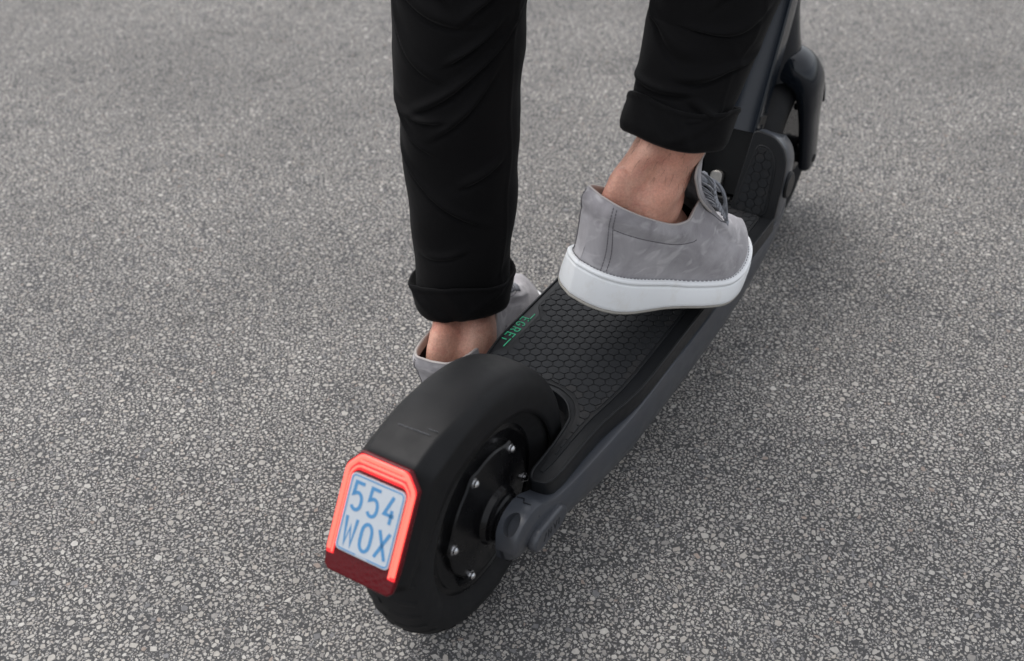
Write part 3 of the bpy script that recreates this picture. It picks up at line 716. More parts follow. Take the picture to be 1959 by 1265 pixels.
def place_pads(cells, fn, mtx, parent, nmax):
    rest = MB(); n = 0
    for c, hx, full in cells:
        if n < nmax:
            if full:
                o = bpy.data.objects.new('hexagon_pad', shared); col.objects.link(o); o.parent = parent
                o.matrix_local = Matrix.Translation(-scooter.location if parent.location.length > 0 else Vector((0, 0, 0))) @ mtx @ Matrix.Translation((c.x, c.y, 0)) if False else Matrix.Translation((0, 0, 0)) @ mtx @ Matrix.Translation((c.x, c.y, random.uniform(-.00012, .00012)))
            else:
                me = raw_mesh('hexagon_pad', *pad_geo(hx, c, lambda x, y, d: mtx @ Vector((x, y, d)))); me.materials.append(M['pad'])
                o = bpy.data.objects.new('hexagon_pad', me); col.objects.link(o); o.parent = parent
            n += 1
        else: rest.put(*pad_geo(hx, c, lambda x, y, d: tuple(mtx @ Vector((x, y, d)))))
    if rest.V: tag(rest.build('hexagon_pads', M['pad'], None, smooth=False), kind='stuff').parent = parent
place_pads(cells, flat, Matrix.Translation((0, 0, .1490)), mat, 265)
# lettering on the left rim
LX, LY = .2585, .0832
def lf(u, v, d): return (LX-u, LY-v, .1478+d)
lt = []
for ch, x in (('e', .0025), ('G', .0120), ('R', .0235), ('E', .0350)):
    for ln in GL[ch]: lt.append([(x+a*.0072, b*.0098) for a, b in ln])
lt += [[(.0478, 0), (.0478, .0060)], [(-.0085, .0095), (.0075, .0095)], [(.0445, .0095), (.0600, .0095)]]
tag(strokes(lt, .0013, lf, .0006).build('lettering', M['green'], tray, smooth=False), 'green raised lettering on the deck rim')

# --- front kick plate: two wings either side of the neck, each with a mat panel
KB = Vector((.598, 0, .1475)); KA = rad(74)                   # base line and slope
KU = Vector((math.cos(KA), 0, math.sin(KA))); KN = Vector((-math.sin(KA), 0, math.cos(KA)))
def kpt(y, v, d=0): return tuple(KB+KU*v+Vector((0, y, 0))+KN*d)
def wing(s):
    P = [(.0265, -.012), (.0865, -.012), (.0868, .055), (.0850, .075), (.0785, .089), (.066, .0995), (.052, .1030), (.0375, .1040)]
    P = [(s*a, b) for a, b in smooth_poly(P, 4)]
    n = len(P)
    rings = [[kpt(y*.985, v*.99, .0005) for y, v in P], [kpt(y, v, -.003) for y, v in P], [kpt(y, v, -.022) for y, v in P], [kpt(y*.97, min(v, .098) if v > 0 else v, -.045) for y, v in P], [kpt(y*.9, min(v*.85, .08) if v > 0 else v, -.060) for y, v in P]]
    V, F = loft(rings)
    o = mesh('kick_plate', V, F, M['frame'], scooter, sharp=45)
    # black edge strip
    Q = [(.0262, -.010), (.0866, -.010), (.0870, .055), (.0853, .0755), (.0788, .0895), (.0662, .1000), (.052, .1035), (.0372, .1045)]
    Q = [(s*a, b) for a, b in smooth_poly(Q, 4)]; k = len(Q)
    V = [kpt(y, v, -.005) for y, v in Q]+[kpt(y, v, .0035) for y, v in Q]
    F = [tuple(range(k))[::-1], tuple(range(k, 2*k))]+[(i, (i+1) % k, k+(i+1) % k, k+i) for i in range(k)]
    tr = mesh('kick_rim', V, F, M['rim_rubber'], o, sharp=35, bevel=.0028, seg=3)
    mq = [(.0305, -.001), (.0755, -.001), (.0755, .058), (.073, .073), (.065, .0845), (.057, .0885), (.0475, .0885), (.0440, .083)]
    mq = [(s*a, b) for a, b in smooth_poly(mq, 4)]; k = len(mq)
    V = [kpt(y, v, .002) for y, v in mq]+[kpt(y, v, .0048) for y, v in mq]
    mt = mesh('kick_mat', V, [tuple(range(k))[::-1], tuple(range(k, 2*k))]+[(i, (i+1) % k, k+(i+1) % k, k+i) for i in range(k)], M['mat'], o, sharp=35, bevel=.001)
    mtx = Matrix(((0, KU.x, KN.x, KB.x), (1, 0, 0, 0), (0, KU.z, KN.z, KB.z), (0, 0, 0, 1))) @ Matrix.Translation((0, 0, .0048))
    # the lattice rows run up the plate
    sw = [(b, a) for a, b in mq]
    cl = hex_shapes(sw, 0.001, .11, s*.055-.0388, s*.055+.04, 'x')
    cl = [(Vector((c.y, c.x)), [Vector((h.y, h.x)) for h in hx], f) for c, hx, f in cl]
    for c, hx, full in cl:
        V, F = pad_geo(hx, c, lambda x, y, d: tuple(mtx @ Vector((x, y, d))))
        me = raw_mesh('hexagon_pad', V, F); me.materials.append(M['pad'])
        q = bpy.data.objects.new('hexagon_pad', me); col.objects.link(q); q.parent = mt
    # round plug on the flank, seam of the nose piece
    y = s*.0875
    part('side_plug', lathe([(.0175, s*.079), (.0175, s*.0885), (.0155, s*.0905), (0, s*.0905)], 32, (.634, 0, .180)), M['black'], o, sharp=30)
    return o
for s in (-1, 1): wing(s)
part('nose_block', box(.612, .652, -.030, .030, .09, .148), M['black'], scooter, bevel=.004)

# --- folding neck rising to the head tube
NB, NT = Vector((.668, 0, .232)), Vector((.765, 0, .405))
nd = (NT-NB).normalized(); nf = Vector((nd.z, 0, -nd.x))      # forward normal of the neck
def neck_ring(t, w, d0, d1, base=NB):
    """back face at -d0 (towards the rider), front at +d1"""
    sec = [(-w+.004, -d0), (w-.004, -d0), (w-.0018, -d0+.0006), (w, -d0+.0030), (w, -d0+.024), (w*.93, d1*.55), (w*.6, d1), (-w*.6, d1), (-w*.93, d1*.55), (-w, -d0+.024), (-w, -d0+.0030), (-w+.0018, -d0+.0006)]
    c = base+nd*t
    return [tuple(c+nf*d+Vector((0, y, 0))) for y, d in sec]
V, F = loft([neck_ring(t, w, .026, d1) for t, w, d1 in ((-.010, .034, .017), (.004, .034, .020), (.06, .0335, .024), (.12, .0330, .026), (.16, .0325, .024), (.195, .030, .016))])
neck = mesh('folding_neck', V, F, M['paint'], scooter, sharp=28)
# hinge block between the wings: dark plate facing the rider
hinge = MB()
ph = Vector((.6235, 0, .151)); ht = NB-nf*.0245+nd*.012
def plate4(a, b, w0, w1, th):
    d = (b-a).normalized(); n = Vector((-d.z, 0, d.x)); n = n if n.x < 0 else -n
    V = [a+Vector((0, -w0, 0)), a+Vector((0, w0, 0)), b+Vector((0, w1, 0)), b+Vector((0, -w1, 0))]; V += [v-n*th for v in V]
    return [tuple(v) for v in V], [(0, 1, 2, 3), (7, 6, 5, 4), (0, 4, 5, 1), (1, 5, 6, 2), (2, 6, 7, 3), (3, 7, 4, 0)]
hb = part('hinge_block', plate4(ph, ht, .0252, .0352, .030), M['black'], scooter, sharp=30, bevel=.0015)
lt_c = ph+(ht-ph)*.15+Vector((0, .004, 0)); ld = (ht-ph).normalized(); ln = Vector((-ld.z, 0, ld.x)); ln = ln if ln.x < 0 else -ln
def lpt(y, v, d): return tuple(lt_c+ld*v+Vector((0, y, 0))+ln*d)
latch = []
rg = [[lpt(y*1.0, v, d) for y, v in smooth_poly([(-.0085, -.013), (.0085, -.013), (.0085, .013), (-.0085, .013)], 4)] for d in (.001, .010)]
rg = [[lpt(y, v, .001) for y, v in smooth_poly([(-.0085, -.013), (.0085, -.013), (.0085, .013), (-.0085, .013)], 4)], [lpt(y, v, .012-.08*(v+.013)) for y, v in smooth_poly([(-.0085, -.013), (.0085, -.013), (.0085, .013), (-.0085, .013)], 4)]]
lv = part('latch', loft(rg), M['worn_metal'], hb, sharp=30, bevel=.0012)
part('latch_pin', tube([lpt(.002, -.012, .006), lpt(.002, -.024, .006)], .003, 12), M['steel'], lv)
part('latch_bar', tube([lpt(-.024, -.0225, .007), lpt(.02, -.0225, .007)], .0055, 16), M['black'], hb)

# --- head tube, fork, front mudguard, steering column with handlebar
RAKE = rad(14); ax = Vector((-math.sin(RAKE), 0, math.cos(RAKE)))
def axp(z): return Vector((WB-.002, 0, R_W))+ax*((z-R_W)/ax.z)
fork = part('fork', tube([axp(.256), axp(.262), axp(.285), axp(.315), axp(.35), axp(.44), axp(.47)], [.030, .038, .0375, .033, .0305, .031, .031], 36), M['paint'], scooter, sharp=50)
for s in (-1, 1):
    path = spl([axp(.276)+Vector((0, s*.012, 0)), axp(.271)+Vector((0, s*.034, 0)), axp(.254)+Vector((.000, s*.0500, 0)), axp(.230)+Vector((0, s*.0545, 0)), axp(.195)+Vector((0, s*.0560, 0)), axp(.14)+Vector((.003, s*.0565, 0)), axp(.122)+Vector((.004, s*.0565, 0)), axp(.110)+Vector((.005, s*.0565, 0))], 40)
    rings = []
    for i, p in enumerate(path):
        t = i/(len(path)-1); d = Vector(path[min(i+1, 39)]-path[max(i-1, 0)]).normalized()
        fx = Vector((1, 0, 0)); fx = (fx-d*fx.dot(d)).normalized(); sy = d.cross(fx)
        wx = np.interp(t, [0, .2, .35, .6, .9, .97, 1], [.030, .033, .0315, .0235, .0205, .017, .010]); wy = np.interp(t, [0, .2, .35, .6, .9, .97, 1], [.026, .022, .0165, .0110, .0100, .0085, .005])
        rings.append([tuple(Vector(p)+fx*(wx*math.copysign(abs(math.cos(a))**.75, math.cos(a)))+sy*(wy*math.copysign(abs(math.sin(a))**.75, math.sin(a)))) for a in np.linspace(0, 2*math.pi, 24, endpoint=False)])
    V, F = loft(rings); leg = mesh('fork_leg', V, F, M['paint'], fork, sharp=50)
    part('axle_nut', lathe([(.0065, s*.060), (.0065, s*.0675), (.005, s*.0682), (0, s*.0682)], 6, (WB, 0, R_W)), M['black'], leg, sharp=30)
    part('fork_bolt', lathe([(.0055, s*.046), (.0055, s*.038), (.004, s*.036), (0, s*.036)], 14, (WB-.030, 0, .212)), M['black'], leg, sharp=30)
def front_guard():
    an = np.linspace(20, 205, 60); rings = []
    for a in an:
        ca, sa = math.cos(rad(a)), math.sin(rad(a)); ring = []
        for q in np.linspace(-1, 1, 21):
            t = q*math.pi/2; yy = math.copysign(abs(math.sin(t))**.8, q)*.039; rr = .112+.0255*abs(math.cos(t))**.8
            ring.append((WB+rr*ca, yy, R_W+rr*sa))
        rings.append(ring)
    R_ = np.array(rings); o = mesh('mudguard', R_.reshape(-1, 3), gridfaces(len(an), 21), M['fender'], scooter, sharp=60)
    m = o.modifiers.new('thick', 'SOLIDIFY'); m.thickness = .0025; m.offset = 1
    return o
front_guard()
colu = part('steering_column', tube([axp(.46), axp(.48), axp(.98)], [.027, .024, .022], 32), M['paint'], scooter, sharp=40)
hbp = axp(.99)
part('handlebar', tube([hbp+Vector((-.03, -.27, .01)), hbp+Vector((0, -.10, .005)), hbp, hbp+Vector((0, .10, .005)), hbp+Vector((-.03, .27, .01))], .0125, 16), M['paint'], colu)
for s in (-1, 1): part('grip', tube([hbp+Vector((-.016, s*.16, .007)), hbp+Vector((-.034, s*.30, .012))], .0165, 18), M['grip'], colu)

# ------------------------------------------------------------------ person: shoes, body, trousers
person = empty('person', (.32, .07, 0))
tag(person, 'person in rolled black trousers and grey sneakers stepping onto the scooter', 'person')
SL = .292
_S = np.array([0, .02, .06, .12, .2, .3, .4, .5, .6, .7, .78, .86, .92, .965, .99, 1.])
_LT = np.array([0, .017, .029, .037, .0405, .041, .041, .044, .049, .0515, .0505, .045, .036, .0245, .0125, 0])
_MD = np.array([0, .017, .029, .036, .0385, .037, .0355, .037, .042, .0455, .047, .044, .036, .0245, .0125, 0])
def outline(u):
    """u in 0..1 round the sole, 0 heel, .5 toe, lateral side first -> (a, b) for a right foot"""
    u = np.asarray(u) % 1.0; s = (1-np.cos(2*math.pi*u))/2
    w = np.where(u < .5, -np.interp(s, _S, _LT), np.interp(s, _S, _MD))
    return s*SL, w
NU = 128
def smooth_closed(A, k=2):
    for _ in range(k): A = (np.roll(A, 1, 0)+2*A+np.roll(A, -1, 0))/4
    return A
def make_shoe(mirror, origin, yaw, pitch, roll, bend, flat_a=0):
    cy, sy, cp, sp, crr, sr = math.cos(yaw), math.sin(yaw), math.cos(pitch), math.sin(pitch), math.cos(roll), math.sin(roll)
    Rm = np.array([[cy, -sy, 0], [sy, cy, 0], [0, 0, 1]]) @ np.array([[cp, 0, sp], [0, 1, 0], [-sp, 0, cp]]) @ np.array([[1, 0, 0], [0, crr, -sr], [0, sr, crr]])
    mir = -1 if mirror else 1
    def W(P):
        P = np.array(P, float).reshape(-1, 3).copy(); s = P[:, 0]/SL
        P[:, 2] += bend*np.clip((s-.72)/.28, 0, 1.06)**2
        P[:, 1] *= mir
        return P @ Rm.T + np.array(origin)
    shoe = empty('shoe', origin); shoe.parent = person; shoe.location = Vector(origin)-person.location
    u = np.arange(NU)/NU; a, b = outline(u); s = a/SL
    O = smooth_closed(np.stack([a, b], -1), 2); a, b = O.T
    nx = np.gradient(b); ny = -np.gradient(a)
    nx = np.roll(b, -1)-np.roll(b, 1); ny = -(np.roll(a, -1)-np.roll(a, 1)); ln = np.hypot(nx, ny)+1e-9; nx, ny = nx/ln, ny/ln
    if (nx*(a-SL*.5)+ny*b).mean() < 0: nx, ny = -nx, -ny
    th = .0285+.0140*np.clip((.5-s)/.5, 0, 1)
    kk = np.clip(1-s/.3, 0, 1)
    def ring(f, z, inset=0.0):
        """f 0 bottom .. 1 top lip"""
        aa = a+(1-f)*.011*kk; bb = b*(1.117-.117*f)
        return np.stack([aa-nx*inset, bb-ny*inset, z], -1)
    # sole wall
    rr = [ring(.0, 0*th+.0035, .0022), ring(.0, 0*th+.0036, .0004), ring(.02, .0042+0*th, 0), ring(.10, .007+0*th, -.0002), ring(.3, .0035+(th-.0035)*.28, -.0006), ring(.55, .0035+(th-.0035)*.55, -.0004), ring(.80, th-.0078, 0), ring(.86, th-.0060, .0004), ring(.88, th-.0054, .0016), ring(.90, th-.0048, .0016), ring(.92, th-.0042, .0002), ring(.96, th-.0018, .0000), ring(.98, th-.0005, .0010), ring(1, th, .0026), ring(1, th+.0004, .0050), ring(1, th+.0002, .0064), ring(1, th-.0012, .0072), ring(1, th-.0016, .014)]
    V, F = loft([W(r) for r in rr]); sole = mesh('sole', V, F, M['sole'], shoe, sharp=180)
    rr = [ring(0, 0*th, .006), ring(0, 0*th, .0012), ring(0, 0*th+.0008, .0001), ring(0, 0*th+.0024, .0), ring(0, 0*th+.0032, .0010), ring(0, 0*th+.0037, .0030)]
    V, F = loft([W(r) for r in rr]); mesh('outsole', V, F, M['outsole'], sole, sharp=60)
    # ribs round the toe
    mb = MB()
    for uu in np.linspace(.415, .585, 15):
        i = uu*NU; i0 = int(i); f = i-i0
        def at(r): return r[i0 % NU]*(1-f)+r[(i0+1) % NU]*f
        mb.put(*tube(W([at(ring(.10, .0075+0*th, -.0003)), at(ring(.3, .0035+(th-.0035)*.28, -.0007)), at(ring(.55, .0035+(th-.0035)*.55, -.0004)), at(ring(.75, .0035+(th-.0035)*.72, -.0001))]), .0007, 6))
    tag(mb.build('toe_ribs', M['sole'], sole), kind='stuff')
    # upper
    ok = [(0, -.0045, 0, .1145), (.06, -.0030, .017, .1150), (.12, .009, .0275, .1125), (.18, .045, .0345, .1050), (.24, .085, .0365, .0990), (.285, .108, .0345, .1015), (.32, .120, .0285, .1140), (.345, .1275, .0250, .1225), (.37, .140, .0235, .1165), (.42, .170, .0250, .1010), (.46, .196, .0200, .0900), (.48, .207, .0120, .0860), (.5, .211, 0, .0850)]
    uh = np.where(u <= .5, u, 1-u); T = cr(ok, uh); T[:, 1] *= np.where(u <= .5, -1, .94)
    T[:, 1][0] = 0
    B = ring(1, th-.0010, .0070)
    toe = sstep(.34, .46, uh)[:, None]; nrm = np.stack([nx, ny, 0*nx], -1)
    dz = (T[:, 2]-B[:, 2])[:, None]; up = np.array([[0, 0, 1.]])
    fl = (T-B); fl[:, 2] = 0
    P1 = B+up*np.maximum(dz*.42, .026)*(1-toe)+up*.029*toe+nrm*(.0030*(1-toe)+.002*toe)
    dirv = T-B
    P2 = T-up*dz*.34*(1-toe)+nrm*.0015*(1-toe)+toe*(np.array([[.040, 0, -.004]])*sstep(.42, .5, uh)[:, None]+np.stack([0*uh, T[:, 1]*.75, -.010+0*uh], -1)*(1-sstep(.42, .5, uh))[:, None])
    NV = 30; v = np.linspace(0, 1, NV)[:, None, None]
    G = (1-v)**3*B+3*v*(1-v)**2*P1+3*v*v*(1-v)*P2+v**3*T                       # [NV, NU, 3]
    rear = (1-sstep(.27, .33, uh))[None, :, None]
    vv = v
    G = G+nrm[None]*rear*(.0022*np.exp(-((vv-.84)/.11)**2)-.0009*np.exp(-((vv-.66)/.03)**2))
    # soft creases across the vamp
    cre = sstep(.30, .38, uh)[None, :, None]
    G = G+np.array([0, 0, 1.])*cre*.0011*np.sin(G[..., 0:1]*210+G[..., 1:2]*40)*np.clip((vv-.2)*2, 0, 1)*np.clip((1-vv)*3, 0, 1)
    def srf(uu, v_):
        """surface point and outward normal, foot frame"""
        uu = (uu % 1.0)*NU; i = int(uu); f = uu-i; i1 = (i+1) % NU; i = i % NU
        q = v_*(NV-1); j = min(int(q), NV-2); g = q-j
        p = (G[j, i]*(1-f)+G[j, i1]*f)*(1-g)+(G[j+1, i]*(1-f)+G[j+1, i1]*f)*g
        du = G[j, i1]-G[j, i]; dv = G[j+1, i]-G[j, i]; n = np.cross(du, dv); l = np.linalg.norm(n)+1e-12; n = n/l
        c = np.array([SL*.45, 0, .03])
        if np.dot(n, p-c) < 0: n = -n
        return p, n
    upper = mesh('upper', W(G.reshape(-1, 3)), gridfaces(NV, NU, False, True), M['suede'], shoe, sharp=180)
    # lining: rolled edge and inner wall
    inn = -nrm
    # inward at the edge: towards the opening centre line
    cen = np.stack([np.clip(T[:, 0], .025, .19), 0*T[:, 0], T[:, 2]], -1); iv = cen-T; iv[:, 2] = 0; iv /= (np.linalg.norm(iv, axis=1, keepdims=True)+1e-9)
    wr = (.0038*(1-sstep(.30, .36, uh))+.0016*sstep(.30, .36, uh))[:, None]
    LR = [T+iv*.0001-up*.0004, T+iv*wr*.25+up*.0007, T+iv*wr*.7+up*.0006, T+iv*wr-up*.0016, T+iv*wr*1.15-up*.006, T+iv*wr*1.3-up*np.minimum(.022, np.maximum(.008, dz*.3))]
    V, F = loft([W(r) for r in LR], False, False); mesh('lining', V, F, M['lining'], shoe, sharp=180)
    ins = [T+iv*wr*1.2-up*.010, T+iv*.006-up*.03, np.stack([a*.9+.012, b*.75, th+.004], -1)]
    V, F = loft([W(r) for r in ins], False, True); mesh('insole', V, F, M['sock'], shoe, sharp=180)
    # heel strip
    us = np.linspace(-.072, .072, 19); vs = np.linspace(.02, .995, 24)
    out, inn2 = [], []
    for v_ in vs:
        row = []
        for q, u_ in enumerate(us):
            p, n = srf(u_, v_); e = .0012*(1-(abs(us[q])/.0725)**8); row.append(p+n*(e-.0002))
        out.append(row)
    mesh('heel_strip', W(np.array(out).reshape(-1, 3)), gridfaces(len(vs), len(us)), M['suede'], upper, sharp=180)
    # stitching
    def stitch_line(uv, step=.0034, ln_=.0023, r=.00042, off=.0008):
        P = [];
        for u_, v_ in uv:
            p, n = srf(u_, v_); P.append(p+n*off)
        P = np.array(P); d = np.concatenate([[0], np.cumsum(np.linalg.norm(np.diff(P, axis=0), axis=1))]); k = 0.0
        while k+ln_ < d[-1]:
            A = [np.interp(k+t, d, P[:, c]) for t in (0, ln_*.5, ln_) for c in range(3)]; A = np.array(A).reshape(3, 3)
            sm.put(*tube(W(A), r, 5)); k += step
    sm = MB()
    for sg in (-1, 1):
        for e in (.066, .079): stitch_line([(sg*e, v_) for v_ in np.linspace(.03, .97, 30)], off=.0014 if e < .07 else .0004)
        stitch_line([(sg*q, .655+.0*q) for q in np.linspace(.082, .30, 40)], off=.0003)
        stitch_line([(sg*q, .90) for q in np.linspace(.36, .46, 20)], off=.0003)
    tag(sm.build('stitching', M['stitch'], upper, sharp=180), kind='stuff')
    sw = MB(); sm = sw                                            # welt stitching on the sole lip
    R_ = ring(1, th+.0006, .0048); d_ = 0
    for i in range(0, NU): sw.put(*tube(W([R_[i]*.8+R_[(i+1) % NU]*.2, R_[i]*.3+R_[(i+1) % NU]*.7]), .0004, 5))
    tag(sw.build('welt_stitching', M['stitch'], sole, sharp=180), kind='stuff')
    # tongue
    ctr = spl([(.210, .083), (.185, .0965), (.160, .1115), (.140, .127), (.127, .146), (.1215, .162), (.1245, .171)], 26) if False else np.array([cr([(0, .210, .080), (.2, .186, .0960), (.42, .154, .1145), (.62, .1320, .134), (.8, .1180, .157), (.93, .1130, .172), (1, .1155, .1775)], t)[0] for t in np.linspace(0, 1, 28)])
    top, bot = [], []
    for i, (ca, cz) in enumerate(ctr):
        t = i/27; hw = np.interp(t, [0, .3, .6, .85, .96, 1], [.017, .024, .030, .034, .031, .022]); k = np.interp(t, [0, .4, 1], [6, 16, 36])
        d = np.array(ctr[min(i+1, 27)])-np.array(ctr[max(i-1, 0)]); d /= np.linalg.norm(d); nn = np.array([d[1], -d[0]]); nn = nn if nn[0] > 0 or nn[1] > 0 else -nn
        nn = np.array([abs(d[1]), abs(d[0])])
        r1, r2 = [], []
        for q in np.linspace(-1, 1, 17):
            bb = q*hw; dd = k*bb*bb; e = .0026*(1-q**6)
            base = np.array([ca-dd*.85, bb, cz-dd*.35]); r1.append(base+np.array([nn[0], 0, nn[1]])*e); r2.append(base-np.array([nn[0], 0, nn[1]])*e)
        top.append(r1); bot.append(r2)
    rings = [np.concatenate([np.array(r1), np.array(r2)[::-1][1:-1]]) for r1, r2 in zip(top, bot)]
    V, F = loft([W(r) for r in rings]); tongue = mesh('tongue', V, F, M['suede'], shoe, sharp=180)
    edge = np.array([r[0] for r in bot][8:]+[q for q in bot[-1]]+[r[-1] for r in bot][:7:-1])-np.array([.001, 0, 0])
    mesh('tongue_edge', *tube(W(edge), .0014, 6), M['lining'], tongue, sharp=180)
    # laces: crossings, bow, loose ends
    lace = MB()
    def tz(t): return cr([(0, .210, .080), (.2, .186, .0960), (.42, .154, .1145), (.62, .1320, .134), (.8, .1180, .157), (.93, .1130, .172), (1, .1155, .1775)], t)[0]
    for i in range(5):
        t = .08+.125*i; c = tz(t); c2 = tz(t+.055)
        wv = np.interp(t, [0, .6], [.022, .0300])
        for sg in (-1, 1):
            lace.put(*tube(W(spl([(c[0]-.002, -sg*wv*1.12, c[1]+.0005), (c[0]+.002, -sg*wv*.85, c[1]+.0062), ((c[0]+c2[0])/2+.0035, 0, (c[1]+c2[1])/2+.0085+(.001*sg)), (c2[0]+.002, sg*wv*.85, c2[1]+.0062), (c2[0]-.002, sg*wv*1.12, c2[1]+.0005)], 14)), .0026, 8, flat=.42, nrm=W([[.03, 0, .05]])[0]-W([[0, 0, 0]])[0]))
    k0 = tz(.50)+np.array([.010, .008])
    kn = np.array([k0[0], 0, k0[1]])
    for sg, le in ((-1, .75), (1, .7)):
        lace.put(*tube(W(spl([kn, kn+[.004, sg*.010, .003], kn+[.010, sg*.022*le, .000], kn+[.020, sg*.032*le, -.012], kn+[.024, sg*.032*le, -.022], kn+[.020, sg*.024*le, -.020], kn+[.010, sg*.010, -.004], kn], 26)), .0024, 8, flat=.45, nrm=W([[.05, 0, .05]])[0]-W([[0, 0, 0]])[0]))
    for P in ([kn, kn+[.008, -.010, .003], kn+[.020, -.018, -.006], kn+[.030, -.023, -.022], kn+[.036, -.027, -.036]], [kn, kn+[.010, .006, .004], kn+[.024, .008, -.004], kn+[.040, .006, -.012], kn+[.050, .004, -.018]]):
        lace.put(*tube(W(spl(P, 16)), .0030, 8, flat=.35, nrm=W([[.05, 0, .05]])[0]-W([[0, 0, 0]])[0]))
    lace.put(*tube(W([kn+[-.004, -.006, -.002], kn+[.001, 0, .003], kn+[-.002, .006, -.002]]), [.004, .0052, .004], 8))
    lace.build('laces', M['lace'], shoe, sharp=180)
    return shoe, W
RS = dict(origin=(.198, .005, .236), yaw=rad(-16.577), pitch=rad(19.589), roll=rad(8.204), bend=.032)
shoeR, WR = make_shoe(False, **RS)
tag(shoeR, 'right sneaker with its heel raised above the deck')
shoeL, WL = make_shoe(True, (.176, .152, 0), rad(9), 0, 0, .004)
tag(shoeL, 'left sneaker standing on the asphalt')

# --- body: legs with ankles, joined at the pelvis
NP = 48
def leg_rings(axis_pts, fwd_dir, side):
    """axis_pts rows: x, y, z, front-back radius, side radius, achilles, malleolus"""
    fw = Vector(fwd_dir).normalized(); P = np.array(axis_pts, float)
    t = np.concatenate([[0], np.cumsum(np.linalg.norm(np.diff(P[:, :3], axis=0), axis=1))])
    tt = np.concatenate([np.linspace(0, .22, 45), np.linspace(.23, t[-1], 40)]); Q = cr(np.column_stack([t, P]), tt)
    rings = []
    for i, q in enumerate(Q):
        d = Vector(Q[min(i+1, len(Q)-1)][:3]-Q[max(i-1, 0)][:3]).normalized(); f = (fw-d*fw.dot(d)).normalized(); l = d.cross(f)
        ring = []
        for ph in np.linspace(0, 2*math.pi, NP, endpoint=False):
            ca, sa = math.cos(ph), math.sin(ph); rx, ry = q[3], q[4]
            x, y = rx*ca, ry*sa
            back = math.exp(-((ph-math.pi)/.34)**2); hol = math.exp(-((abs(ph-math.pi)-.72)/.30)**2)
            k = 1-q[5]*.30*hol+q[5]*.13*back
            lat = math.exp(-(((ph-math.pi/2*(1 if side > 0 else 3))+.12)/.30)**2); med = math.exp(-(((ph-math.pi/2*(3 if side > 0 else 1)))/.40)**2)
            k += q[6]*(.30*lat+.20*med)
            ten = math.exp(-((ph if ph < math.pi else ph-2*math.pi)/.25)**2); k += q[5]*.045*ten
            ring.append(tuple(Vector(q[:3])+f*(x*k)+l*(y*k)))
        rings.append(ring)
    return loft(rings)
def foot_blob(Wf):
    rings = []
    for a_, w_, h_ in ((.012, .012, .02), (.022, .024, .034), (.05, .029, .050), (.09, .031, .066), (.13, .032, .066), (.17, .033, .040), (.205, .032, .022), (.235, .026, .014), (.255, .014, .008)):
        rings.append(Wf([(a_, w_*math.cos(t), .034+h_*.5+h_*.5*math.sin(t)) for t in np.linspace(0, 2*math.pi, 24, endpoint=False)]))
    return loft(rings)
kneeL, hipL = (.335, .180, .505), (.27, .100, .93)
kneeR, hipR = (.440, -.085, .685), (.28, -.082, .92)
aR = [tuple(WR([(.052, .002, .062)])[0])+(.034, .026, .5, .0), tuple(WR([(.070, .002, .092)])[0])+(.060, .032, .5, .1), tuple(WR([(.0635, .002, .112)])[0])+(.0585, .0310, .8, .6), tuple(WR([(.068, .002, .130)])[0])+(.0520, .0295, .9, 1.0), tuple(WR([(.068, .001, .152)])[0])+(.0455, .0300, .8, .1), (.309, -.055, .376)+(.0415, .0315, .6, 0), (.321, -.056, .40)+(.0375, .0335, .2, 0), (.340, -.056, .437)+(.0390, .0370, .1, 0), (.368, -.062, .497)+(.045, .043, 0, 0), kneeR+(.054, .050, 0, 0), tuple((np.array(kneeR)+np.array(hipR))/2)+(.064, .060, 0, 0), hipR+(.080, .076, 0, 0)]
aL = [tuple(WL([(.066, .002, .060)])[0])+(.036, .027, .5, 0), tuple(WL([(.068, .002, .085)])[0])+(.058, .036, .8, .25), tuple(WL([(.0775, .002, .101)])[0])+(.0500, .035, 1, .6), (.269, .169, .122)+(.0370, .0320, .6, .1), (.272, .172, .145)+(.035, .032, .4, 0), (.280, .174, .228)+(.043, .041, .3, 0), (.293, .181, .365)+(.053, .051, .1, 0), (.305, .179, .49)+(.055, .053, 0, 0), tuple((np.array((.315, .172, .56))+np.array(hipL))/2)+(.064, .060, 0, 0), hipL+(.080, .076, 0, 0)]
bmb = MB(); bmb.put(*leg_rings(aR, (.96, -.28, 0), -1)); bmb.put(*leg_rings(aL, (1, 0, 0), 1)); bmb.put(*foot_blob(WR)); bmb.put(*foot_blob(WL))
pel = [[(.265+rx*math.cos(t), .01+ry*math.sin(t), z) for t in np.linspace(0, 2*math.pi, 40, endpoint=False)] for z, rx, ry in ((.86, .05, .09), (.90, .105, .165), (.96, .115, .172), (1.02, .105, .158), (1.06, .10, .15))]
bmb.put(*loft(pel))
# --- jacket, arms and head above the picture
trs = [[(.27+dx+rx*math.cos(t), .01+ry*math.sin(t), z) for t in np.linspace(0, 2*math.pi, 40, endpoint=False)] for z, dx, rx, ry in ((.99, 0, .125, .175), (1.10, .005, .120, .170), (1.25, .01, .130, .185), (1.38, .01, .125, .200), (1.46, .005, .09, .17), (1.50, 0, .055, .07))]
jacket = part('jacket', loft(trs), M['jacket'], person, sharp=180)
for s in (-1, 1):
    part('sleeve', tube(spl([(.27, .01+s*.17, 1.42), (.30, .01+s*.25, 1.26), (.40, s*.265, 1.12), (.545, s*.225, 1.035)], 20), [.062]*5+[.055]*8+[.045]*7, 20), M['jacket'], jacket, sharp=180)
    bmb.put(*tube(spl([(.28, .01+s*.17, 1.42), (.30, .01+s*.25, 1.26), (.40, s*.265, 1.12), (.57, s*.225, 1.02), (.615, s*.225, 1.005)], 18), [.045]*8+[.035]*8+[.03]*2, 16))
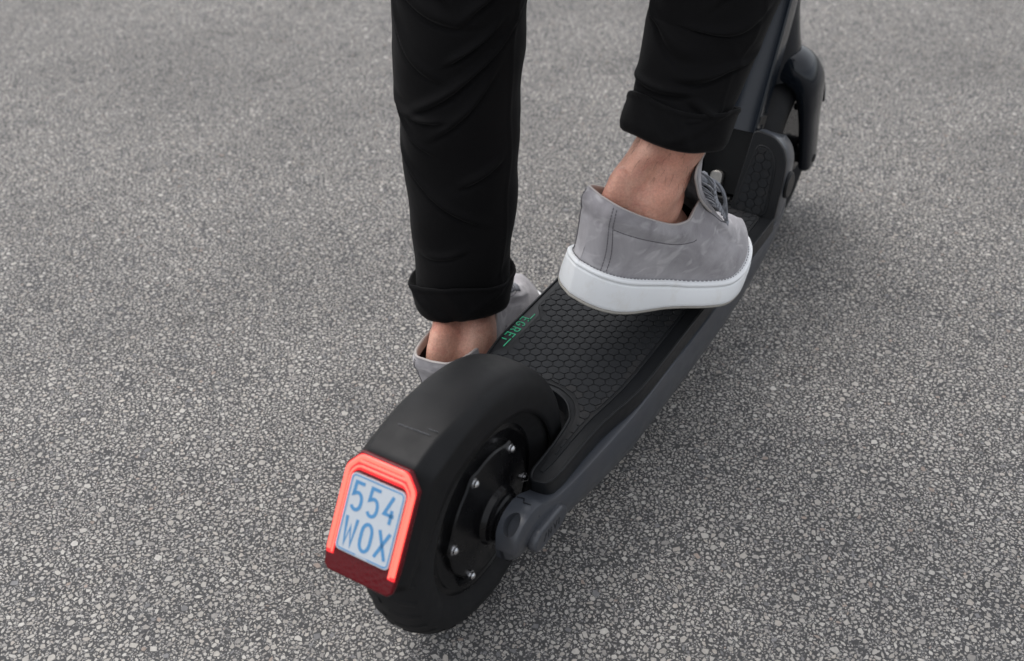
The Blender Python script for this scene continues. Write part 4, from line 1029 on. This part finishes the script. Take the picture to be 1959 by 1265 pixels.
bmb.put(*tube([(.27, .01, 1.05), (.275, .01, 1.25), (.28, .01, 1.44), (.285, .01, 1.50), (.29, .01, 1.56)], [.09, .10, .09, .06, .055], 24))
bmb.put(*loft([[(.30+rx*math.cos(t), .01+ry*math.sin(t), z) for t in np.linspace(0, 2*math.pi, 28, endpoint=False)] for z, rx, ry in ((1.53, .03, .03), (1.56, .075, .06), (1.62, .095, .072), (1.68, .10, .077), (1.74, .085, .066), (1.775, .04, .03))]))
def leg_hair(rows, fwd_dir, lo, hi, n, seed):
    V, F = leg_rings(rows, fwd_dir, -1); V = np.array(V).reshape(-1, NP, 3); r_ = np.random.default_rng(seed); mb = MB()
    for k in range(n):
        i = int(r_.integers(lo, hi)); j = int(r_.integers(0, NP)); p = Vector(V[i, j]); c = Vector(V[i].mean(0)); o_ = (p-c).normalized(); d = (Vector(V[i-2, j])-p).normalized()
        side = o_.cross(d)*r_.uniform(-.5, .5); L_ = r_.uniform(.006, .013)
        mb.put(*tube([p-o_*.0005, p+o_*.0016+d*L_*.35+side*L_*.2, p+o_*.0018+d*L_*.7+side*L_*.5, p+o_*.0012+d*L_+side*L_], [.00011, .0001, .00008, .00004], 4))
    return mb
hair = leg_hair(aR, (.96, -.28, 0), 18, 34, 170, 4)
body = bmb.build('body', M['skin'], person, sharp=180)
rm = body.modifiers.new('join', 'REMESH'); rm.mode = 'VOXEL'; rm.voxel_size = .0026; rm.use_smooth_shade = True
sm_ = body.modifiers.new('soft', 'SMOOTH'); sm_.factor = .5; sm_.iterations = 3

tag(hair.build('leg_hair', M['hair'], person, sharp=180), kind='stuff')
# --- trousers
trousers = empty('trousers', (.27, .01, .95)); trousers.parent = person; trousers.location = Vector((.27, .01, .95))-person.location
def trouser_leg(axis_pts, fwd_dir, seed, folds, tstart, nu=150, nv=300):
    r_ = np.random.default_rng(seed); P = np.array(axis_pts, float)
    t = np.concatenate([[0], np.cumsum(np.linalg.norm(np.diff(P[:, :3], axis=0), axis=1))])
    tt = np.concatenate([np.linspace(tstart, .45, nv), np.linspace(.455, t[-1], 50)]); Q = cr(np.column_stack([t, P]), tt)
    ph = np.linspace(-math.pi, math.pi, nu, endpoint=False); D = np.zeros((len(tt), nu))
    Z, PH = np.meshgrid(tt, ph, indexing='ij')
    for (z0, p0, wdt, ang, sag, amp, wid) in folds:      # crease: height, centre angle, half length, slope, sag, depth, width
        dp = (PH-p0+math.pi) % (2*math.pi)-math.pi
        zc = z0+ang*dp+sag*dp*dp; e = np.exp(-(dp/wdt)**4); q = (Z-zc)/wid
        D += 1.6*amp*e*(np.exp(-(q/.85)**2)-.85*np.exp(-((q+1.05)/.42)**2))
    for k in range(26):                                   # small random puckers
        z0, p0 = r_.uniform(.05, .46), r_.uniform(-math.pi, math.pi); dp = (PH-p0+math.pi) % (2*math.pi)-math.pi; tl_ = r_.uniform(-.05, .05)
        q = (Z-z0-tl_*dp)/r_.uniform(.004, .012); D += r_.uniform(-.0020, .0024)*np.exp(-q*q)*np.exp(-(dp/r_.uniform(.15, .5))**2)
    D += .0012*np.exp(-((((PH+1.62+math.pi) % (2*math.pi))-math.pi)/.035)**2)
    D += .0012*np.sin(Z*38+PH*2+seed)+.0010*np.sin(Z*71-PH*3+2*seed)
    fw = Vector(fwd_dir).normalized(); R_ = []
    for i, q in enumerate(Q):
        d = Vector(Q[min(i+1, len(Q)-1)][:3]-Q[max(i-1, 0)][:3]).normalized(); f = (fw-d*fw.dot(d)).normalized(); l = d.cross(f)
        R_.append([tuple(Vector(q[:3])+f*((q[3]+D[i, j])*math.cos(ph[j]))+l*((q[4]+D[i, j])*math.sin(ph[j]))) for j in range(nu)])
    return np.array(R_), Q
def cuff(axis_pts, fwd_dir, t0, t1, seed, nu=120, grow=.0, tilt=0, ta=0):
    """turned-up hem: outside wall, rolled top edge, folded bottom edge"""
    P = np.array(axis_pts, float); t = np.concatenate([[0], np.cumsum(np.linalg.norm(np.diff(P[:, :3], axis=0), axis=1))])
    fw = Vector(fwd_dir).normalized(); ph = np.linspace(-math.pi, math.pi, nu, endpoint=False); rings = []
    prof = [(t0+.030, -.0035), (t0+.006, -.0032), (t0+.0012, -.0026), (t0-.0008, 0), (t0+.0012, .0034), (t0+.006, .0050)]+[(t0+(t1-t0)*k, .0052+.0006*math.sin(k*3)) for k in np.linspace(.2, .85, 9)]+[(t1-.004, .0066), (t1-.0008, .0064), (t1, .0052), (t1-.001, .0036), (t1-.006, .0012), (t1-.02, -.0016)]
    for k, (tq, dr) in enumerate(prof):
        ring = []
        for j, a in enumerate(ph):
            wob = .0035*math.sin(a*2+seed)+.0022*math.sin(a*3+seed*2.1); top = (tq-t0)/(t1-t0)
            te = tq+wob*(.4+.6*top)+tilt*math.cos(a-ta)
            q = cr(np.column_stack([t, P]), [te])[0]; q2 = cr(np.column_stack([t, P]), [te+.01])[0]
            d = Vector(q2[:3]-q[:3]).normalized(); f = (fw-d*fw.dot(d)).normalized(); l = d.cross(f)
            rr = dr+grow*.3+.0011*math.sin(a*4+seed*1.7+top*2)+.0008*math.sin(a*7-seed+top*4)
            if dr > .002:
                for a0, sl, am in ((2.6+seed*.3, .9, .0022), (-2.1, -1.1, .0018), (-2.9+seed*.2, .5, .0014), (1.2, -.8, .0018)):
                    dd = ((a-a0+math.pi) % (2*math.pi)-math.pi)+sl*(top-.5); rr += am*math.exp(-(dd/.13)**2)-am*.7*math.exp(-((dd-.2)/.1)**2)
            ring.append(tuple(Vector(q[:3])+f*((q[3]+rr)*math.cos(a))+l*((q[4]+rr)*math.sin(a))))
        rings.append(ring)
    return loft(rings, False, False)
tL = [(.262, .168, .100, .0490, .0460), (.270, .172, .131, .0525, .0500), (.272, .173, .155, .0550, .0535), (.275, .174, .182, .0560, .0550), (.280, .174, .228, .0585, .0575), (.286, .177, .29, .062, .0605), (.293, .181, .365, .067, .0655), (.297, .182, .422, .068, .0665), (.301, .180, .476, .0690, .067), (.315, .172, .56, .074, .070), (.30, .14, .72, .088, .082), (.275, .105, .90, .105, .098)]
tR = [(.290, -.051, .336, .0480, .0430), (.301, -.054, .362, .0490, .0440), (.321, -.056, .40, .0495, .0460), (.340, -.056, .437, .0520, .0500), (.358, -.058, .467, .0570, .0540), (.368, -.062, .497, .0590, .0560), (.40, -.07, .58, .066, .063), (.445, -.085, .685, .074, .071), (.40, -.085, .78, .085, .082), (.29, -.085, .90, .104, .098)]
cL, cR2 = math.pi-.15, math.pi+.55           # fold angles face the rear right
def rand_folds(seed, lo, hi, n, c):
    r_ = np.random.default_rng(seed); F = []
    for k in range(n):
        z = lo+(hi-lo)*(k+.5+r_.uniform(-.8, .8))/n
        sg = 1 if k % 2 else -1
        F.append((z, c+sg*r_.uniform(.15, .75), r_.uniform(.25, 1.0), sg*r_.uniform(.005, .075), r_.uniform(.010, .035), r_.uniform(.0018, .0042), r_.uniform(.0045, .0085)))
    return F
fL = rand_folds(3, .19, .46, 12, math.pi-.35*-1)+[(.060, 3.5, .5, -.006, .02, .0016, .006), (.115, 3.3, .45, .015, .02, .0016, .006)]
fR = rand_folds(11, .09, .30, 9, math.pi+.5)+[(.062, 3.9, .7, .010, .02, .0030, .007), (.074, 4.4, .5, -.02, .01, .0025, .006)]
GLg, _ = trouser_leg(tL, (1, 0, 0), 3, fL, .050); GRg, _ = trouser_leg(tR, (.96, -.28, 0), 5, fR, .055)
tmb = MB()
for G_ in (GLg, GRg): tmb.put(G_.reshape(-1, 3), gridfaces(G_.shape[0], G_.shape[1], False, True))
seat = [[(.272+rx*math.cos(t), .008+ry*math.sin(t), z) for t in np.linspace(0, 2*math.pi, 48, endpoint=False)] for z, rx, ry in ((.80, .04, .06), (.84, .085, .13), (.89, .122, .19), (.95, .130, .192), (1.02, .118, .172), (1.075, .112, .165))]
tmb.put(*loft(seat))
cloth = tmb.build('cloth', M['cloth'], trousers, sharp=180)
so = cloth.modifiers.new('thick', 'SOLIDIFY'); so.thickness = .0012; so.offset = -1
V, F = cuff(tL, (1, 0, 0), .029, .072, 1.2, tilt=.007, ta=-1.7); mesh('cuff', V, F, M['cloth'], trousers, sharp=180)
V, F = cuff(tR, (.96, -.28, 0), .043, .081, 2.6, tilt=.006); mesh('cuff', V, F, M['cloth'], trousers, sharp=180)
